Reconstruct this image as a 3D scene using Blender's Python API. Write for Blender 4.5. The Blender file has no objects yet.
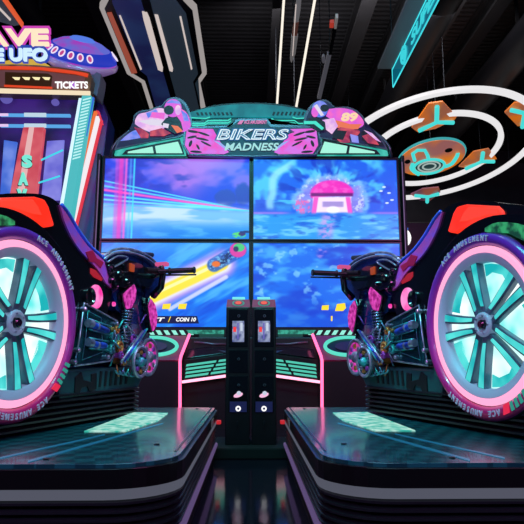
import bpy, bmesh, math, random
import numpy as np
from mathutils import Vector, Matrix
random.seed(7)
SC = bpy.context.scene
COL = SC.collection
R = math.radians
# ------------------------------------------------------------ camera, world, lights
FPX, PITCH, YAW, EYE = 584.0, R(9.6), R(-1.08), 0.5
cd = bpy.data.cameras.new('camera'); cam = bpy.data.objects.new('camera', cd); COL.objects.link(cam)
cd.sensor_width = 36; cd.lens = FPX/524*36; cd.clip_start = .02
cam.location = (0, 0, EYE); cam.rotation_euler = (R(90)+PITCH, 0, YAW)
SC.camera = cam
SC.view_settings.view_transform = 'Standard'; SC.view_settings.look = 'None'
SC.view_settings.exposure = 0; SC.view_settings.gamma = 1
w = bpy.data.worlds.new('world'); SC.world = w; w.use_nodes = True
w.node_tree.nodes['Background'].inputs[0].default_value = (.10, .12, .2, 1)
w.node_tree.nodes['Background'].inputs[1].default_value = .12

def area(name, loc, tgt, sx, sy, col, power):
    d = bpy.data.lights.new(name, 'AREA'); d.shape = 'RECTANGLE'; d.size = sx; d.size_y = sy
    d.color = col; d.energy = power
    o = bpy.data.objects.new(name, d); COL.objects.link(o); o.location = loc
    o.rotation_euler = (Vector(tgt)-Vector(loc)).to_track_quat('-Z', 'Y').to_euler()
    return o
area('ceiling_lamp_teal', (-.35, 1.2, 3.9), (0, 2.5, .3), 1.8, .6, (.12, .9, 1), 75)
area('fill_white', (0, 3.0, 4.2), (0, 3.4, 0), 2.4, .4, (.7, .85, 1), 16)  # added overhead fill, no fitting modelled
area('fill_magenta', (-2.8, -.6, 2.4), (-.8, 2.4, .6), .6, 1.6, (1, .2, .8), 40)  # added magenta fill from the left, out of view
area('fill_magenta', (2.8, -.6, 2.4), (.8, 2.4, .6), .6, 1.6, (1, .2, .8), 40)  # added magenta fill from the right, out of view
area('fill_aisle', (0, -1.6, 2.6), (0, 3, .6), 2.6, .5, (.35, .75, 1), 30)  # added fill from behind the camera, down the aisle
area('fill_back_wall', (1.2, 6.2, 4.5), (2.0, 10.6, 2.2), 3, .5, (.9, .85, .88), 75)  # added fill to lift the back wall and ceiling
def spot(name, loc, tgt, col, power, deg):
    d = bpy.data.lights.new(name, 'SPOT'); d.color = col; d.energy = power; d.spot_size = R(deg); d.spot_blend = .6; d.shadow_soft_size = .12
    o = bpy.data.objects.new(name, d); COL.objects.link(o); o.location = loc; o.rotation_euler = (Vector(tgt)-Vector(loc)).to_track_quat('-Z', 'Y').to_euler()
for sx in (-1, 1):
    spot('engine_fill_teal', (-sx*.6, 1.3, 3.7), (sx*.52, 2.62, .6), (.3, 1, .95), 170, 22)  # added teal fill aimed at each engine
    spot('engine_fill_violet', (-sx*1.4, 2.2, 3.2), (sx*.5, 2.65, .65), (.8, .4, 1), 110, 20)  # added violet fill aimed at each engine
area('fill_orange', (2.3, 2.3, 1.5), (1.0, 1.7, .26), .3, .3, (1, .35, .05), 7)  # unseen fill added for the orange tone on the right deck
area('fill_blue', (-2.3, 2.4, 1.4), (-1.0, 1.75, .26), .3, .3, (.05, .1, 1), 9)  # unseen fill added for the blue tone on the left deck

# ------------------------------------------------------------ projection helpers (measuring real distances from the photo)
def ray(px, py):
    x, y, z = (px-262)/FPX, 1.0, -(py-262)/FPX
    c, s = math.cos(PITCH), math.sin(PITCH); y, z = y*c-z*s, y*s+z*c
    c, s = math.cos(YAW), math.sin(YAW)
    return Vector((x*c-y*s, x*s+y*c, z))
O = Vector((0, 0, EYE))
def aY(px, py, Y): d = ray(px, py); return O+d*(Y/d.y)
def aZ(px, py, Z): d = ray(px, py); return O+d*((Z-EYE)/d.z)
def aPlane(px, py, P, n): d = ray(px, py); return O+d*(n.dot(P-O)/n.dot(d))
def prjv(X, Y, Z):
    c, s = math.cos(-YAW), math.sin(-YAW); x, y = X*c-Y*s, X*s+Y*c; z = Z-EYE
    c, s = math.cos(-PITCH), math.sin(-PITCH); y, z = y*c-z*s, y*s+z*c
    return 262+FPX*x/y, 262-FPX*z/y

# ------------------------------------------------------------ materials
def lin(c):
    return tuple(((v/255)/12.92 if v/255 <= .04045 else ((v/255+.055)/1.055)**2.4) for v in c)
MC = {}
def mat(name, col=(20, 20, 24), rough=.4, metal=0, em=None, st=1.0, bump=None, coat=0, noise=None):
    """noise=(scale, other colour, stretch) mixes two colours procedurally; bump=(scale, strength, kind)"""
    if name in MC: return MC[name]
    m = bpy.data.materials.new(name); m.use_nodes = True; MC[name] = m
    nt = m.node_tree; b = nt.nodes['Principled BSDF']
    b.inputs['Base Color'].default_value = (*lin(col), 1)
    b.inputs['Roughness'].default_value = rough; b.inputs['Metallic'].default_value = metal
    if coat: b.inputs['Coat Weight'].default_value = coat; b.inputs['Coat Roughness'].default_value = .08
    tc = nt.nodes.new('ShaderNodeTexCoord')
    if em is not None:
        b.inputs['Emission Color'].default_value = (*lin(em), 1)
        b.inputs['Emission Strength'].default_value = st
    if noise:
        n = nt.nodes.new('ShaderNodeTexNoise'); n.inputs['Scale'].default_value = noise[0]
        mp = nt.nodes.new('ShaderNodeMapping'); mp.inputs['Scale'].default_value = noise[2] if len(noise) > 2 else (1, 1, 1)
        nt.links.new(tc.outputs['Object'], mp.inputs[0]); nt.links.new(mp.outputs[0], n.inputs['Vector'])
        cr = nt.nodes.new('ShaderNodeValToRGB')
        cr.color_ramp.elements[0].position = .38; cr.color_ramp.elements[1].position = .62
        base = em if em is not None else col
        cr.color_ramp.elements[0].color = (*lin(base), 1); cr.color_ramp.elements[1].color = (*lin(noise[1]), 1)
        nt.links.new(n.outputs['Fac'], cr.inputs[0])
        nt.links.new(cr.outputs[0], b.inputs['Emission Color' if em is not None else 'Base Color'])
    if bump:
        kind = bump[2]
        if kind == 'noise':
            n = nt.nodes.new('ShaderNodeTexNoise'); n.inputs['Scale'].default_value = bump[0]; out = n.outputs['Fac']
        elif kind == 'checker':
            n = nt.nodes.new('ShaderNodeTexChecker'); n.inputs['Scale'].default_value = bump[0]; out = n.outputs['Fac']
        elif kind == 'voronoi':
            n = nt.nodes.new('ShaderNodeTexVoronoi'); n.inputs['Scale'].default_value = bump[0]; out = n.outputs['Distance']
        else:
            n = nt.nodes.new('ShaderNodeTexWave'); n.inputs['Scale'].default_value = bump[0]; out = n.outputs['Fac']
            n.bands_direction = kind
        nt.links.new(tc.outputs['Object'], n.inputs['Vector'])
        bp = nt.nodes.new('ShaderNodeBump'); bp.inputs['Strength'].default_value = bump[1]; bp.inputs['Distance'].default_value = .01
        nt.links.new(out, bp.inputs['Height']); nt.links.new(bp.outputs[0], b.inputs['Normal'])
    return m
def glow(name, c=(255, 255, 255), st=1.0, noise=None): return mat(name, (10, 10, 10), .5, em=c, st=st, noise=noise)
BLACK = mat('black_plastic', (12, 12, 15), .35, noise=(14, (17, 17, 21)))
GLOSS = mat('glossy_black', (12, 18, 25), .16, coat=.6, noise=(6, (13, 16, 24)))
DEEP = mat('dark_steel', (26, 30, 36), .4, .6, noise=(20, (36, 40, 46)))
CHROME = mat('chrome', (205, 215, 230), .3, .8, noise=(30, (150, 160, 190)))
TEALCH = mat('teal_chrome', (60, 215, 200), .33, .6, noise=(30, (90, 120, 160)))
MAGCH = mat('magenta_chrome', (225, 80, 200), .33, .6, noise=(30, (120, 90, 190)))
GOLDCH = mat('gold_chrome', (230, 170, 90), .33, .6, noise=(30, (170, 100, 60)))
BLUEM = mat('blue_metal', (40, 100, 235), .3, .5, noise=(30, (40, 60, 160)))
TEAL = glow('teal_light', (70, 225, 200), 1.0)
TEALD = glow('teal_light_dim', (45, 150, 135), .9)
CYAN = glow('cyan_light', (60, 215, 235), 1.0)
PINK = glow('pink_light', (255, 105, 160), 2.0)
WHITE = glow('white_light', (240, 240, 240), 1.3)

# ------------------------------------------------------------ mesh helpers
def new_obj(name, bm, m, parent=None, smooth=False, bevel=0, seg=2):
    bmesh.ops.recalc_face_normals(bm, faces=bm.faces)
    me = bpy.data.meshes.new(name); bm.to_mesh(me); bm.free()
    if m is not None: me.materials.append(m)
    if smooth:
        for p in me.polygons: p.use_smooth = True
    o = bpy.data.objects.new(name, me); COL.objects.link(o)
    if parent is not None: o.parent = parent
    if bevel:
        b = o.modifiers.new('bevel', 'BEVEL'); b.width = bevel; b.segments = seg; b.limit_method = 'ANGLE'; b.angle_limit = R(40)
    return o
def tag(o, label, cat, group=None, kind=None):
    if label: o['label'] = label
    if cat: o['category'] = cat
    if group: o['group'] = group
    if kind: o['kind'] = kind
    return o
def thing(name, label, cat, loc=(0, 0, 0), rz=0, group=None):
    o = bpy.data.objects.new(name, None); COL.objects.link(o); o.empty_display_size = .1
    o.location = loc; o.rotation_euler = (0, 0, rz); return tag(o, label, cat, group)
def box(bm, a, b):
    x0, y0, z0 = a; x1, y1, z1 = b
    v = [bm.verts.new(p) for p in ((x0,y0,z0),(x1,y0,z0),(x1,y1,z0),(x0,y1,z0),(x0,y0,z1),(x1,y0,z1),(x1,y1,z1),(x0,y1,z1))]
    for f in ((0,3,2,1),(4,5,6,7),(0,1,5,4),(1,2,6,5),(2,3,7,6),(3,0,4,7)): bm.faces.new([v[i] for i in f])
def prism(bm, pts, off):
    """pts: 3-D outline, off: thickness vector"""
    off = Vector(off); A = [bm.verts.new(Vector(p)) for p in pts]; B = [bm.verts.new(Vector(p)+off) for p in pts]
    n = len(pts); fs = [bm.faces.new(A), bm.faces.new(B[::-1])]
    for i in range(n): bm.faces.new((A[i], A[(i+1) % n], B[(i+1) % n], B[i]))
    if n > 4: bmesh.ops.triangulate(bm, faces=fs)
def loft(bm, A, B):
    a = [bm.verts.new(Vector(p)) for p in A]; b = [bm.verts.new(Vector(p)) for p in B]; n = len(a)
    fs = [bm.faces.new(a), bm.faces.new(b[::-1])]
    for i in range(n): bm.faces.new((a[i], a[(i+1) % n], b[(i+1) % n], b[i]))
    if n > 4: bmesh.ops.triangulate(bm, faces=fs)
def tube(bm, pts, r, n=8, closed=False):
    pts = [Vector(p) for p in pts]; N = len(pts); rings = []
    for i, p in enumerate(pts):
        if closed: t = pts[(i+1) % N]-pts[i-1]
        else: t = pts[min(i+1, N-1)]-pts[max(i-1, 0)]
        t.normalize(); u = t.orthogonal() if abs(t.z) > .9 else t.cross(Vector((0, 0, 1)))
        if i and rings: u = uprev-t*uprev.dot(t)
        u.normalize(); uprev = u.copy(); v = t.cross(u)
        rr = r[i] if isinstance(r, (list, tuple)) else r
        rings.append([bm.verts.new(p+(u*math.cos(a)+v*math.sin(a))*rr) for a in [2*math.pi*k/n for k in range(n)]])
    for i in range(N if closed else N-1):
        a, b = rings[i], rings[(i+1) % N]
        for k in range(n): bm.faces.new((a[k], a[(k+1) % n], b[(k+1) % n], b[k]))
    if not closed: bm.faces.new(rings[0][::-1]); bm.faces.new(rings[-1])
def lathe_x(bm, prof, c, n=48, s=1, closed=False):
    """revolve (w, r) profile about the local X axis through c=(y, z)"""
    rings = []
    for (x, r) in prof:
        rings.append([bm.verts.new((s*x, c[0]+r*math.cos(2*math.pi*k/n), c[1]+r*math.sin(2*math.pi*k/n))) for k in range(n)])
    M = len(rings)
    for i in range(M if closed else M-1):
        a, b = rings[i], rings[(i+1) % M]
        for k in range(n): bm.faces.new((a[k], a[(k+1) % n], b[(k+1) % n], b[k]))
    if not closed:
        for q in (rings[0][::-1], rings[-1]): bm.faces.new(q)
def BM(): return bmesh.new()
def pY(pts, Y): return [aY(x, y, Y) for x, y in pts]
def card(name, pts, Y, th, m, parent=None, bevel=0):
    bm = BM(); prism(bm, pY(pts, Y), (0, th, 0)); return new_obj(name, bm, m, parent, bevel=bevel)
def ellipse(cx, cy, rx, ry, n=24, rot=0):
    c, s = math.cos(R(rot)), math.sin(R(rot)); o = []
    for k in range(n):
        a = 2*math.pi*k/n; x, y = rx*math.cos(a), ry*math.sin(a); o.append((cx+x*c-y*s, cy+x*s+y*c))
    return o
def smoothpts(pts, k=4):
    """closed-open Catmull-Rom through 2-D points"""
    out = []
    for i in range(len(pts)-1):
        p0, p1, p2, p3 = pts[max(i-1, 0)], pts[i], pts[i+1], pts[min(i+2, len(pts)-1)]
        for j in range(k):
            t = j/k
            out.append(tuple(.5*((2*p1[d])+(-p0[d]+p2[d])*t+(2*p0[d]-5*p1[d]+4*p2[d]-p3[d])*t*t+(-p0[d]+3*p1[d]-3*p2[d]+p3[d])*t**3) for d in range(len(p1))))
    out.append(pts[-1]); return out
def text_bm(s, shear=0, bold=0, depth=.05):
    cu = bpy.data.curves.new('t', 'FONT'); cu.body = s; cu.size = 1; cu.shear = shear; cu.offset = bold; cu.extrude = depth; cu.resolution_u = 3
    o = bpy.data.objects.new('t', cu); COL.objects.link(o)
    dg = bpy.context.evaluated_depsgraph_get(); dg.update()
    me = bpy.data.meshes.new_from_object(o.evaluated_get(dg)); bm = BM(); bm.from_mesh(me)
    bpy.data.objects.remove(o); bpy.data.curves.remove(cu); bpy.data.meshes.remove(me)
    return bm
def text(name, s, P0, U, V, m, parent=None, shear=0, bold=0, th=.004):
    """fit text in the parallelogram with lower-left P0, width vector U, height vector V"""
    bm = text_bm(s, shear, bold, .05)
    xs = [v.co.x for v in bm.verts]; ys = [v.co.y for v in bm.verts]
    x0, x1, y0, y1 = min(xs), max(xs), min(ys), max(ys)
    N = U.cross(V).normalized()
    for v in bm.verts:
        a, b = (v.co.x-x0)/(x1-x0), (v.co.y-y0)/(y1-y0); v.co = P0+U*a+V*b+N*(v.co.z/.05*th*.5)
    return new_obj(name, bm, m, parent)
def textY(name, s, x0, y0, x1, y1, Y, m, parent=None, shear=0, bold=0, th=.006):
    P = aY(x0, y1, Y); return text(name, s, P, aY(x1, y1, Y)-P, aY(x0, y0, Y)-P, m, parent, shear, bold, th)
def paint_mat(name, st=1.0):
    m = bpy.data.materials.new(name); m.use_nodes = True; nt = m.node_tree; b = nt.nodes['Principled BSDF']
    a = nt.nodes.new('ShaderNodeVertexColor'); a.layer_name = 'picture'
    b.inputs['Base Color'].default_value = (.01, .01, .012, 1); b.inputs['Roughness'].default_value = .3
    nt.links.new(a.outputs[0], b.inputs['Emission Color']); b.inputs['Emission Strength'].default_value = st
    return m

# ------------------------------------------------------------ the setting
def struct(name, bm, m, bevel=0):
    o = new_obj(name, bm, m, bevel=bevel); o['kind'] = 'structure'; return o
FLOOR = mat('polished_black_floor', (17, 13, 28), .09, noise=(3, (19, 17, 28)), bump=(60, .03, 'noise'))
WALL = mat('black_wall_paint', (44, 42, 49), .7, noise=(4, (50, 48, 55)))
CEIL = mat('black_corrugated_deck', (17, 17, 20), .6, bump=(3.2, 1.0, 'Y'), noise=(2, (24, 24, 27)))
bm = BM(); box(bm, (-6, -2.5, -.1), (6.5, 12, 0)); struct('floor', bm, FLOOR)
bm = BM(); box(bm, (-6, -2.5, 5), (6.5, 12, 5.1)); struct('ceiling', bm, CEIL)
bm = BM(); box(bm, (-6, 12, 0), (6.5, 12.1, 5)); struct('wall_back', bm, WALL)
bm = BM(); box(bm, (-6.1, -2.5, 0), (-6, 12, 5)); struct('wall_left', bm, WALL)
bm = BM(); box(bm, (6.5, -2.5, 0), (6.6, 12, 5)); struct('wall_right', bm, WALL)
JOIST = mat('dark_joist_paint', (20, 20, 23), .6, noise=(5, (15, 15, 17)))
for i, x in enumerate([-5.2, -4.1, -3.0, -1.9, -.8, .3, 1.4, 1.9, 2.5, 3.0, 3.6, 4.7, 5.8]):
    bm = BM(); wd = .05 if i % 3 else .09
    box(bm, (x-wd, -2.4, 4.72), (x+wd, 11.98, 4.76)); box(bm, (x-.015, -2.4, 4.76), (x+.015, 11.98, 4.96)); box(bm, (x-wd, -2.4, 4.96), (x+wd, 11.98, 5))
    struct('trim_%d' % (i+1), bm, JOIST)
DUCT = mat('black_duct_metal', (20, 21, 25), .45, .3, noise=(5, (22, 22, 26)))
for k, (x, z, r) in enumerate([(2.15, 4.45, .17), (3.3, 4.3, .22), (-2.6, 4.45, .16)]):
    bm = BM(); tube(bm, [(x, y, z) for y in np.linspace(-2, 11.9, 24)], [r*(1.06 if j % 4 == 0 else 1) for j in range(24)], 20)
    d = new_obj('ceiling_duct', bm, DUCT, smooth=True)
    tag(d, ['round black air duct nearer the glowing cyan hanging sign', 'thickest round black air duct above the big white rings',
            'round black air duct above the hexagonal ceiling panel at left'][k], 'duct')
    for y in np.linspace(0, 11, 6):
        bm = BM(); box(bm, (x-.02, y-.01, z+r*.9), (x+.02, y+.01, 4.999)); new_obj('hanger_strap', bm, JOIST, d)

# ------------------------------------------------------------ motion platforms
def pad_shape(X0, X1, Y0, Y1, r, n=8, ins=0, rback=None):
    X0, X1, Y0, Y1 = X0+ins, X1-ins, Y0+ins, Y1-ins; r = max(r-ins, .01); o = []
    rb = r if rback is None else max(rback-ins, .01)
    for cx, cy, a0, q in ((X1-r, Y0+r, -90, r), (X1-rb, Y1-rb, 0, rb), (X0+rb, Y1-rb, 90, rb), (X0+r, Y0+r, 180, r)):
        for k in range(n+1): a = R(a0+90*k/n); o.append((cx+q*math.cos(a), cy+q*math.sin(a)))
    return o
TREAD = mat('moulded_tread_plate', (26, 94, 102), .24, .1, bump=(22, 1.0, 'checker'), coat=.5, noise=(9, (34, 110, 114)))
_nt = TREAD.node_tree; _ck = _nt.nodes.new('ShaderNodeTexChecker'); _ck.inputs['Scale'].default_value = 22
_ck.inputs['Color1'].default_value = (*lin((30, 104, 112)), 1); _ck.inputs['Color2'].default_value = (*lin((18, 70, 80)), 1)
_tc = _nt.nodes.new('ShaderNodeTexCoord'); _mp = _nt.nodes.new('ShaderNodeMapping'); _mp.inputs['Rotation'].default_value = (0, 0, R(-17)); _nt.links.new(_tc.outputs['Object'], _mp.inputs[0]); _mp.inputs['Location'].default_value = (0, 0, .37)
_nt.links.new(_mp.outputs[0], _ck.inputs['Vector']); _nt.links.new(_ck.outputs['Color'], _nt.nodes['Principled BSDF'].inputs['Base Color'])
EDGE = mat('satin_black_edge', (10, 11, 14), .3)
STRIP = glow('platform_led_band', (118, 122, 140), .45)
BELL = mat('black_rubber_bellows', (28, 33, 38), .28)
PATCH = glow('etched_teal_window', (60, 200, 180), .8, noise=(26, (205, 255, 240)))
DECKREFL = mat('blue_reflection_tint', (70, 130, 150), .25, .7, em=(20, 110, 150), st=.55)  # colour and faint emission stand in for cyan reflections on the deck
TRIMM = mat('satin_metal_trim', (120, 125, 140), .3, .9)
def platform(s, label):
    P = thing('motion_platform', label, 'platform', (s*-.77, 2.3, 0), group=None)
    ox, oy = s*-.77, 2.3
    def L(pts, z): return [((-s*0+(-s)*x*1)-ox if False else (s*x-ox), y-oy, z) for x, y in pts]
    # x measured for the left platform (negative), mirrored by s
    A = dict(X0=-1.42, X1=-.170, Y0=1.42, Y1=3.12, r=.17)
    def layer(name, z0, z1, ins, m, bev=0, par=P):
        bm = BM(); q = pad_shape(A['X0'], A['X1'], A['Y0'], A['Y1'], A['r'], ins=ins, rback=.06); prism(bm, L(q, z0), (0, 0, z1-z0)); return new_obj(name, bm, m, par, bevel=bev)
    layer('base_plate', .0, .08, .015, mat('matt_black_base', (8, 8, 10), .7)); layer('base_rail', .078, .0895, -.004, glow('base_rail_mauve', (120, 95, 150), .5), .004)
    bm = BM(); z = .089
    for k in range(5):
        for (i0, i1, h) in ((.024, .006, .0065), (.006, .006, .0058), (.006, .024, .0065)):
            a = pad_shape(A['X0'], A['X1'], A['Y0'], A['Y1'], A['r'], ins=i0, rback=.06); b = pad_shape(A['X0'], A['X1'], A['Y0'], A['Y1'], A['r'], ins=i1, rback=.06)
            loft(bm, L(a, z), L(b, z+h)); z += h
    bmesh.ops.remove_doubles(bm, verts=bm.verts, dist=.0002)
    new_obj('bellows', bm, BELL, P)
    layer('led_band', .183, .207, .004, STRIP); layer('edge_band', .207, .252, .0, EDGE, .006)
    d = layer('deck', .248, .262, .012, TREAD, .006)
    def aD(px, py): v = aZ(px, py, .262); return (s*v.x-ox, v.y-oy, .2615)
    bm = BM(); prism(bm, [aD(*q) for q in ((84, 432), (133, 413), (168, 413.5), (158, 421), (126, 431.5))], (0, 0, .004))
    new_obj('lit_window', bm, PATCH, d, bevel=.001)
    for (a, b, c_, e) in (((28, 463), (163, 424), 1.3, 0), ((-8, 461), (105, 435), 1.0, 0)):
        bm = BM(); prism(bm, [aD(a[0], a[1]), aD(b[0], b[1]), aD(b[0], b[1]-c_*.7), aD(a[0], a[1]-c_*1.6)], (0, 0, .002))
        new_obj('reflection_strip', bm, DECKREFL, d)
    bm = BM(); x1, y0, y1 = -.197, 1.62, 3.08
    prism(bm, L([(x1-.006, y0), (x1, y0), (x1, y1), (x1-.006, y1)], .2615), (0, 0, .002)); new_obj('edge_groove', bm, BELL, d)
    for (bx, by) in ((-.27, 1.75), (-.27, 3.02), (-.5, 1.5), (-.62, 3.03)):
        bm = BM(); q = [(bx+.008*math.cos(a), by+.008*math.sin(a)) for a in np.linspace(0, 6.28, 9)[:-1]]
        prism(bm, L(q, .261), (0, 0, .004)); new_obj('bolt', bm, BLACK, d)
    bm = BM(); prism(bm, L([(-.172, 3.03), (-.15, 3.03), (-.15, 3.07), (-.172, 3.07)], .185), (0, 0, .018)); new_obj('red_lit_bracket', bm, glow('bracket_painted_glow', (225, 40, 50), .7), P, bevel=.003)  # red emission stands in for pink light falling on a small bracket
    bm = BM(); prism(bm, L([(-.1715, 2.62), (-.168, 2.62), (-.168, 2.74), (-.1715, 2.74)], .214), (0, 0, .03)); n = new_obj('rating_label', bm, mat('dusty_label', (150, 130, 120), .6), P)
platform(1, 'low black motion platform under the left arcade motorbike')
platform(-1, 'low black motion platform under the right arcade motorbike')

# ------------------------------------------------------------ arcade motorbikes
PHI = R(17)
BO = Vector((-.757, 1.9, 0)); FD = Vector((math.sin(PHI), math.cos(PHI), 0)); LD = Vector((math.cos(PHI), -math.sin(PHI), 0))
def lp(px, py, w=0):
    p = aPlane(px, py, BO+LD*w, LD); return ((p-BO).dot(FD), p.z)
HUB = lp(16, 323, 0)
BO = Vector((-.735, 1.88, 0))
SIDETINT = mat('light_tinted_sidewall', (74, 22, 110), .38, coat=.5)
nt = SIDETINT.node_tree                                            # coloured light on the sidewall put into base colour, magenta up to purple
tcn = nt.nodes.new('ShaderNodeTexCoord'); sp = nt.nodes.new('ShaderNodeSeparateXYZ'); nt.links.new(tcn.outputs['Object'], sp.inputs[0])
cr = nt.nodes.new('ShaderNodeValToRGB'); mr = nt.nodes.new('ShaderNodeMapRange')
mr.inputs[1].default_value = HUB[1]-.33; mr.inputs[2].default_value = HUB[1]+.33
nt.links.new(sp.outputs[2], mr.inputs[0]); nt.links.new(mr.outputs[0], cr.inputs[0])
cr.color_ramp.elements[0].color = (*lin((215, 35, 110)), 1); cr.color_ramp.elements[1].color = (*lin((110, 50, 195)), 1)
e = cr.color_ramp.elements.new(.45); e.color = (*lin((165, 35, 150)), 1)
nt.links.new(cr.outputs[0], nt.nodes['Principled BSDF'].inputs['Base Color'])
RUBBER = mat('black_tyre_rubber', (14, 13, 18), .5, bump=(40, .2, 'noise'))
RINGP = glow('pink_wheel_ring', (255, 165, 205), 1.2)
BARREL = mat('brushed_rim_glow', (170, 185, 205), .5, .1, em=(62, 92, 108), st=.7, noise=(8, (80, 84, 112)))  # emission stands in for backlight falling on rim and hub
SPOKE = mat('grey_spoke_paint', (110, 135, 155), .35, .3, noise=(10, (70, 90, 110)))
SPT = glow('teal_spoke_light', (20, 185, 190), .95, noise=(9, (90, 235, 230)))
BACKL = glow('cyan_backlight', (90, 225, 222), 1.2, noise=(7, (240, 255, 252)))
TAILR = glow('red_tail_lamp', (255, 42, 14), 1.1, noise=(5, (255, 60, 40)))
LETTER = mat('pale_tyre_lettering', (185, 195, 215), .5, em=(120, 130, 160), st=.25)
PURP = mat('iridescent_purple_graphic', (165, 95, 235), .25, 0, coat=.6, noise=(14, (215, 90, 190)))
BLUEL = mat('blue_edge_paint', (60, 110, 245), .25, coat=.5)
PINKV = glow('pink_vent_light', (150, 12, 115), .95, noise=(45, (235, 75, 195)))
HOT = glow('hot_pink_lamp', (250, 45, 165), 1.05, noise=(14, (255, 150, 215)))
GRN = glow('green_display', (10, 75, 50), .7, noise=(30, (60, 190, 120)))
PANEL = mat('dark_teal_panel', (20, 78, 90), .25, .4, coat=.5, noise=(12, (22, 74, 80)))
BLUEF = mat('deep_blue_fairing', (14, 52, 120), .14, .2, coat=1, noise=(5, (10, 32, 78)))
COVER = mat('dark_green_cover', (24, 78, 80), .4, coat=.2, noise=(9, (30, 90, 88)))
REDL = glow('dim_red_glow', (190, 30, 50), .7)  # dim red emission for a small patch on the body shell

def bike(s, origin, label, letters):
    B = thing('arcade_motorbike', label, 'motorbike', (origin[0], origin[1], 0), -s*PHI)
    def P(u, w, z): return Vector((s*w, u, z))
    def Q(px, py, w): u, z = lp(px, py, w); return P(u, w, z)
    def slab(name, pts, w0, w1, m, par=B, bevel=.0, wr=None, seg=2):
        bm = BM(); wr = w1 if wr is None else wr
        uz = [lp(x, y, wr) for x, y in pts]
        prism(bm, [P(u, w0, z) for u, z in uz], (s*(w1-w0), 0, 0)); return new_obj(name, bm, m, par, bevel=bevel, seg=seg)
    cu, cz = HUB
    # ---- rear wheel
    T = .322
    bm = BM(); lathe_x(bm, [(-.012, .266), (.0, .285), (-.002, .302), (-.016, .315), (-.045, T), (-.16, T), (-.195, .31), (-.205, .27), (-.17, .245), (-.02, .245)], (cu, cz), 72, s, closed=True)
    wh = new_obj('rear_wheel', bm, RUBBER, B, smooth=True)
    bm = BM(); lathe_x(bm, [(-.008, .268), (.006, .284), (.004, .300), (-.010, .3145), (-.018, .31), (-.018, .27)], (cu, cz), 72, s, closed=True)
    new_obj('tinted_sidewall', bm, SIDETINT, wh, smooth=True)
    bm = BM(); lathe_x(bm, [(-.014, .241), (-.004, .243), (.0, .252), (-.004, .263), (-.014, .267)], (cu, cz), 72, s, closed=True)
    new_obj('ring_light', bm, RINGP, wh, smooth=True)
    bm = BM(); lathe_x(bm, [(-.006, .244), (-.010, .238), (-.014, .214), (-.046, .211), (-.08, .211), (-.08, .244)], (cu, cz), 64, s, closed=True)
    new_obj('rim', bm, BARREL, wh, smooth=True)
    bm = BM(); lathe_x(bm, [(-.06, .216), (-.046, .214), (-.046, .02), (-.06, .01)], (cu, cz), 48, s, closed=True)
    new_obj('backlight', bm, BACKL, wh)
    bm = BM(); lathe_x(bm, [(-.09, .23), (-.088, .23)], (cu, cz), 48, s); new_obj('back_plate', bm, mat('teal_lit_dish', (60, 110, 125), .3, .5), wh)
    def pol(a, r, w): return P(cu+r*math.cos(a), w, cz+r*math.sin(a))
    for k in range(5):
        th = R(0+72*k)                                           # forward spoke first
        for sd in (-1, 1):
            def blade(o0, o1, half0, half1, w0, w1, r0=.04, r1=.226, n=7):
                L_, R_ = [], []
                for i in range(n):
                    t = i/(n-1); r = r0+(r1-r0)*t
                    cen = sd*(o0+(o1-o0)*(t**1.6)); hf = half0+(half1-half0)*t
                    L_.append(pol(th+(cen-hf)/max(r, .03), r, 0)); R_.append(pol(th+(cen+hf)/max(r, .03), r, 0))
                o = BM(); pts = [Vector((s*w0, p.y, p.z)) for p in L_+R_[::-1]]; prism(o, pts, (s*(w1-w0), 0, 0)); return o
            new_obj('spoke', blade(.019, .036, .012, .019, -.045, -.018), SPOKE, wh, bevel=.005)
            new_obj('spoke_light', blade(.020, .036, .006, .012, -.03, -.0145, .062, .212), SPT, wh, bevel=.002)
        a0 = th+R(36)
        bm = BM(); q = [Vector((s*-.046, p.y, p.z)) for p in [pol(a0+da, r, 0) for r, da in ((.165, -.32), (.207, -.34), (.207, -.17), (.207, 0), (.207, .17), (.207, .34), (.165, .32), (.178, .15), (.178, -.15))]]
        prism(bm, q, (s*.005, 0, 0)); new_obj('rim_light', bm, SPT, wh)
    bm = BM(); lathe_x(bm, [(-.06, .042), (-.014, .042), (-.008, .036), (-.008, .026), (-.02, .022)], (cu, cz), 32, s); new_obj('hub', bm, BARREL, wh, bevel=.002)
    bm = BM(); lathe_x(bm, [(-.03, .018), (-.006, .016), (-.002, .011)], (cu, cz), 24, s); new_obj('hub_cap', bm, GLOSS, wh)
    for k in range(5):
        a = R(72*k+36); bm = BM(); lathe_x(bm, [(-.02, .005), (-.008, .005), (-.006, .003)], (cu+.031*math.cos(a), cz+.031*math.sin(a)), 8, s)
        new_obj('lug_bolt', bm, CHROME, wh)
    # lettering round the sidewall, read from the aisle
    def arc_text(st, a_start, step, rr=.291, h=.0195):
        allb = BM()
        for i, ch in enumerate(st):
            if ch == ' ': continue
            t = text_bm(ch, 0, .03, .05)
            xs = [v.co.x for v in t.verts]; xm = (min(xs)+max(xs))/2
            a = a_start-i*step                                  # clockwise as the viewer sees it
            for v in t.verts:
                lx, ly = (v.co.x-xm)*h*1.15, (v.co.y-.35)*h*1.35
                # viewer's right = forward(u) on left bike (s=1), backward on the right bike
                vx = math.cos(a)*(rr+ly)+math.sin(a)*lx; vy = math.sin(a)*(rr+ly)-math.cos(a)*lx
                v.co = Vector((s*(.0075+v.co.z*.03), cu+s*vx, cz+vy))
            me = bpy.data.meshes.new('t'); t.to_mesh(me); t.free(); allb.from_mesh(me); bpy.data.meshes.remove(me)
        new_obj('lettering', allb, LETTER, wh)
    for a0 in letters: arc_text('ACE', R(a0), R(4.2)); arc_text('AMUSEMENT', R(a0-16.8), R(4.2))
    bm = BM()
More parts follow.
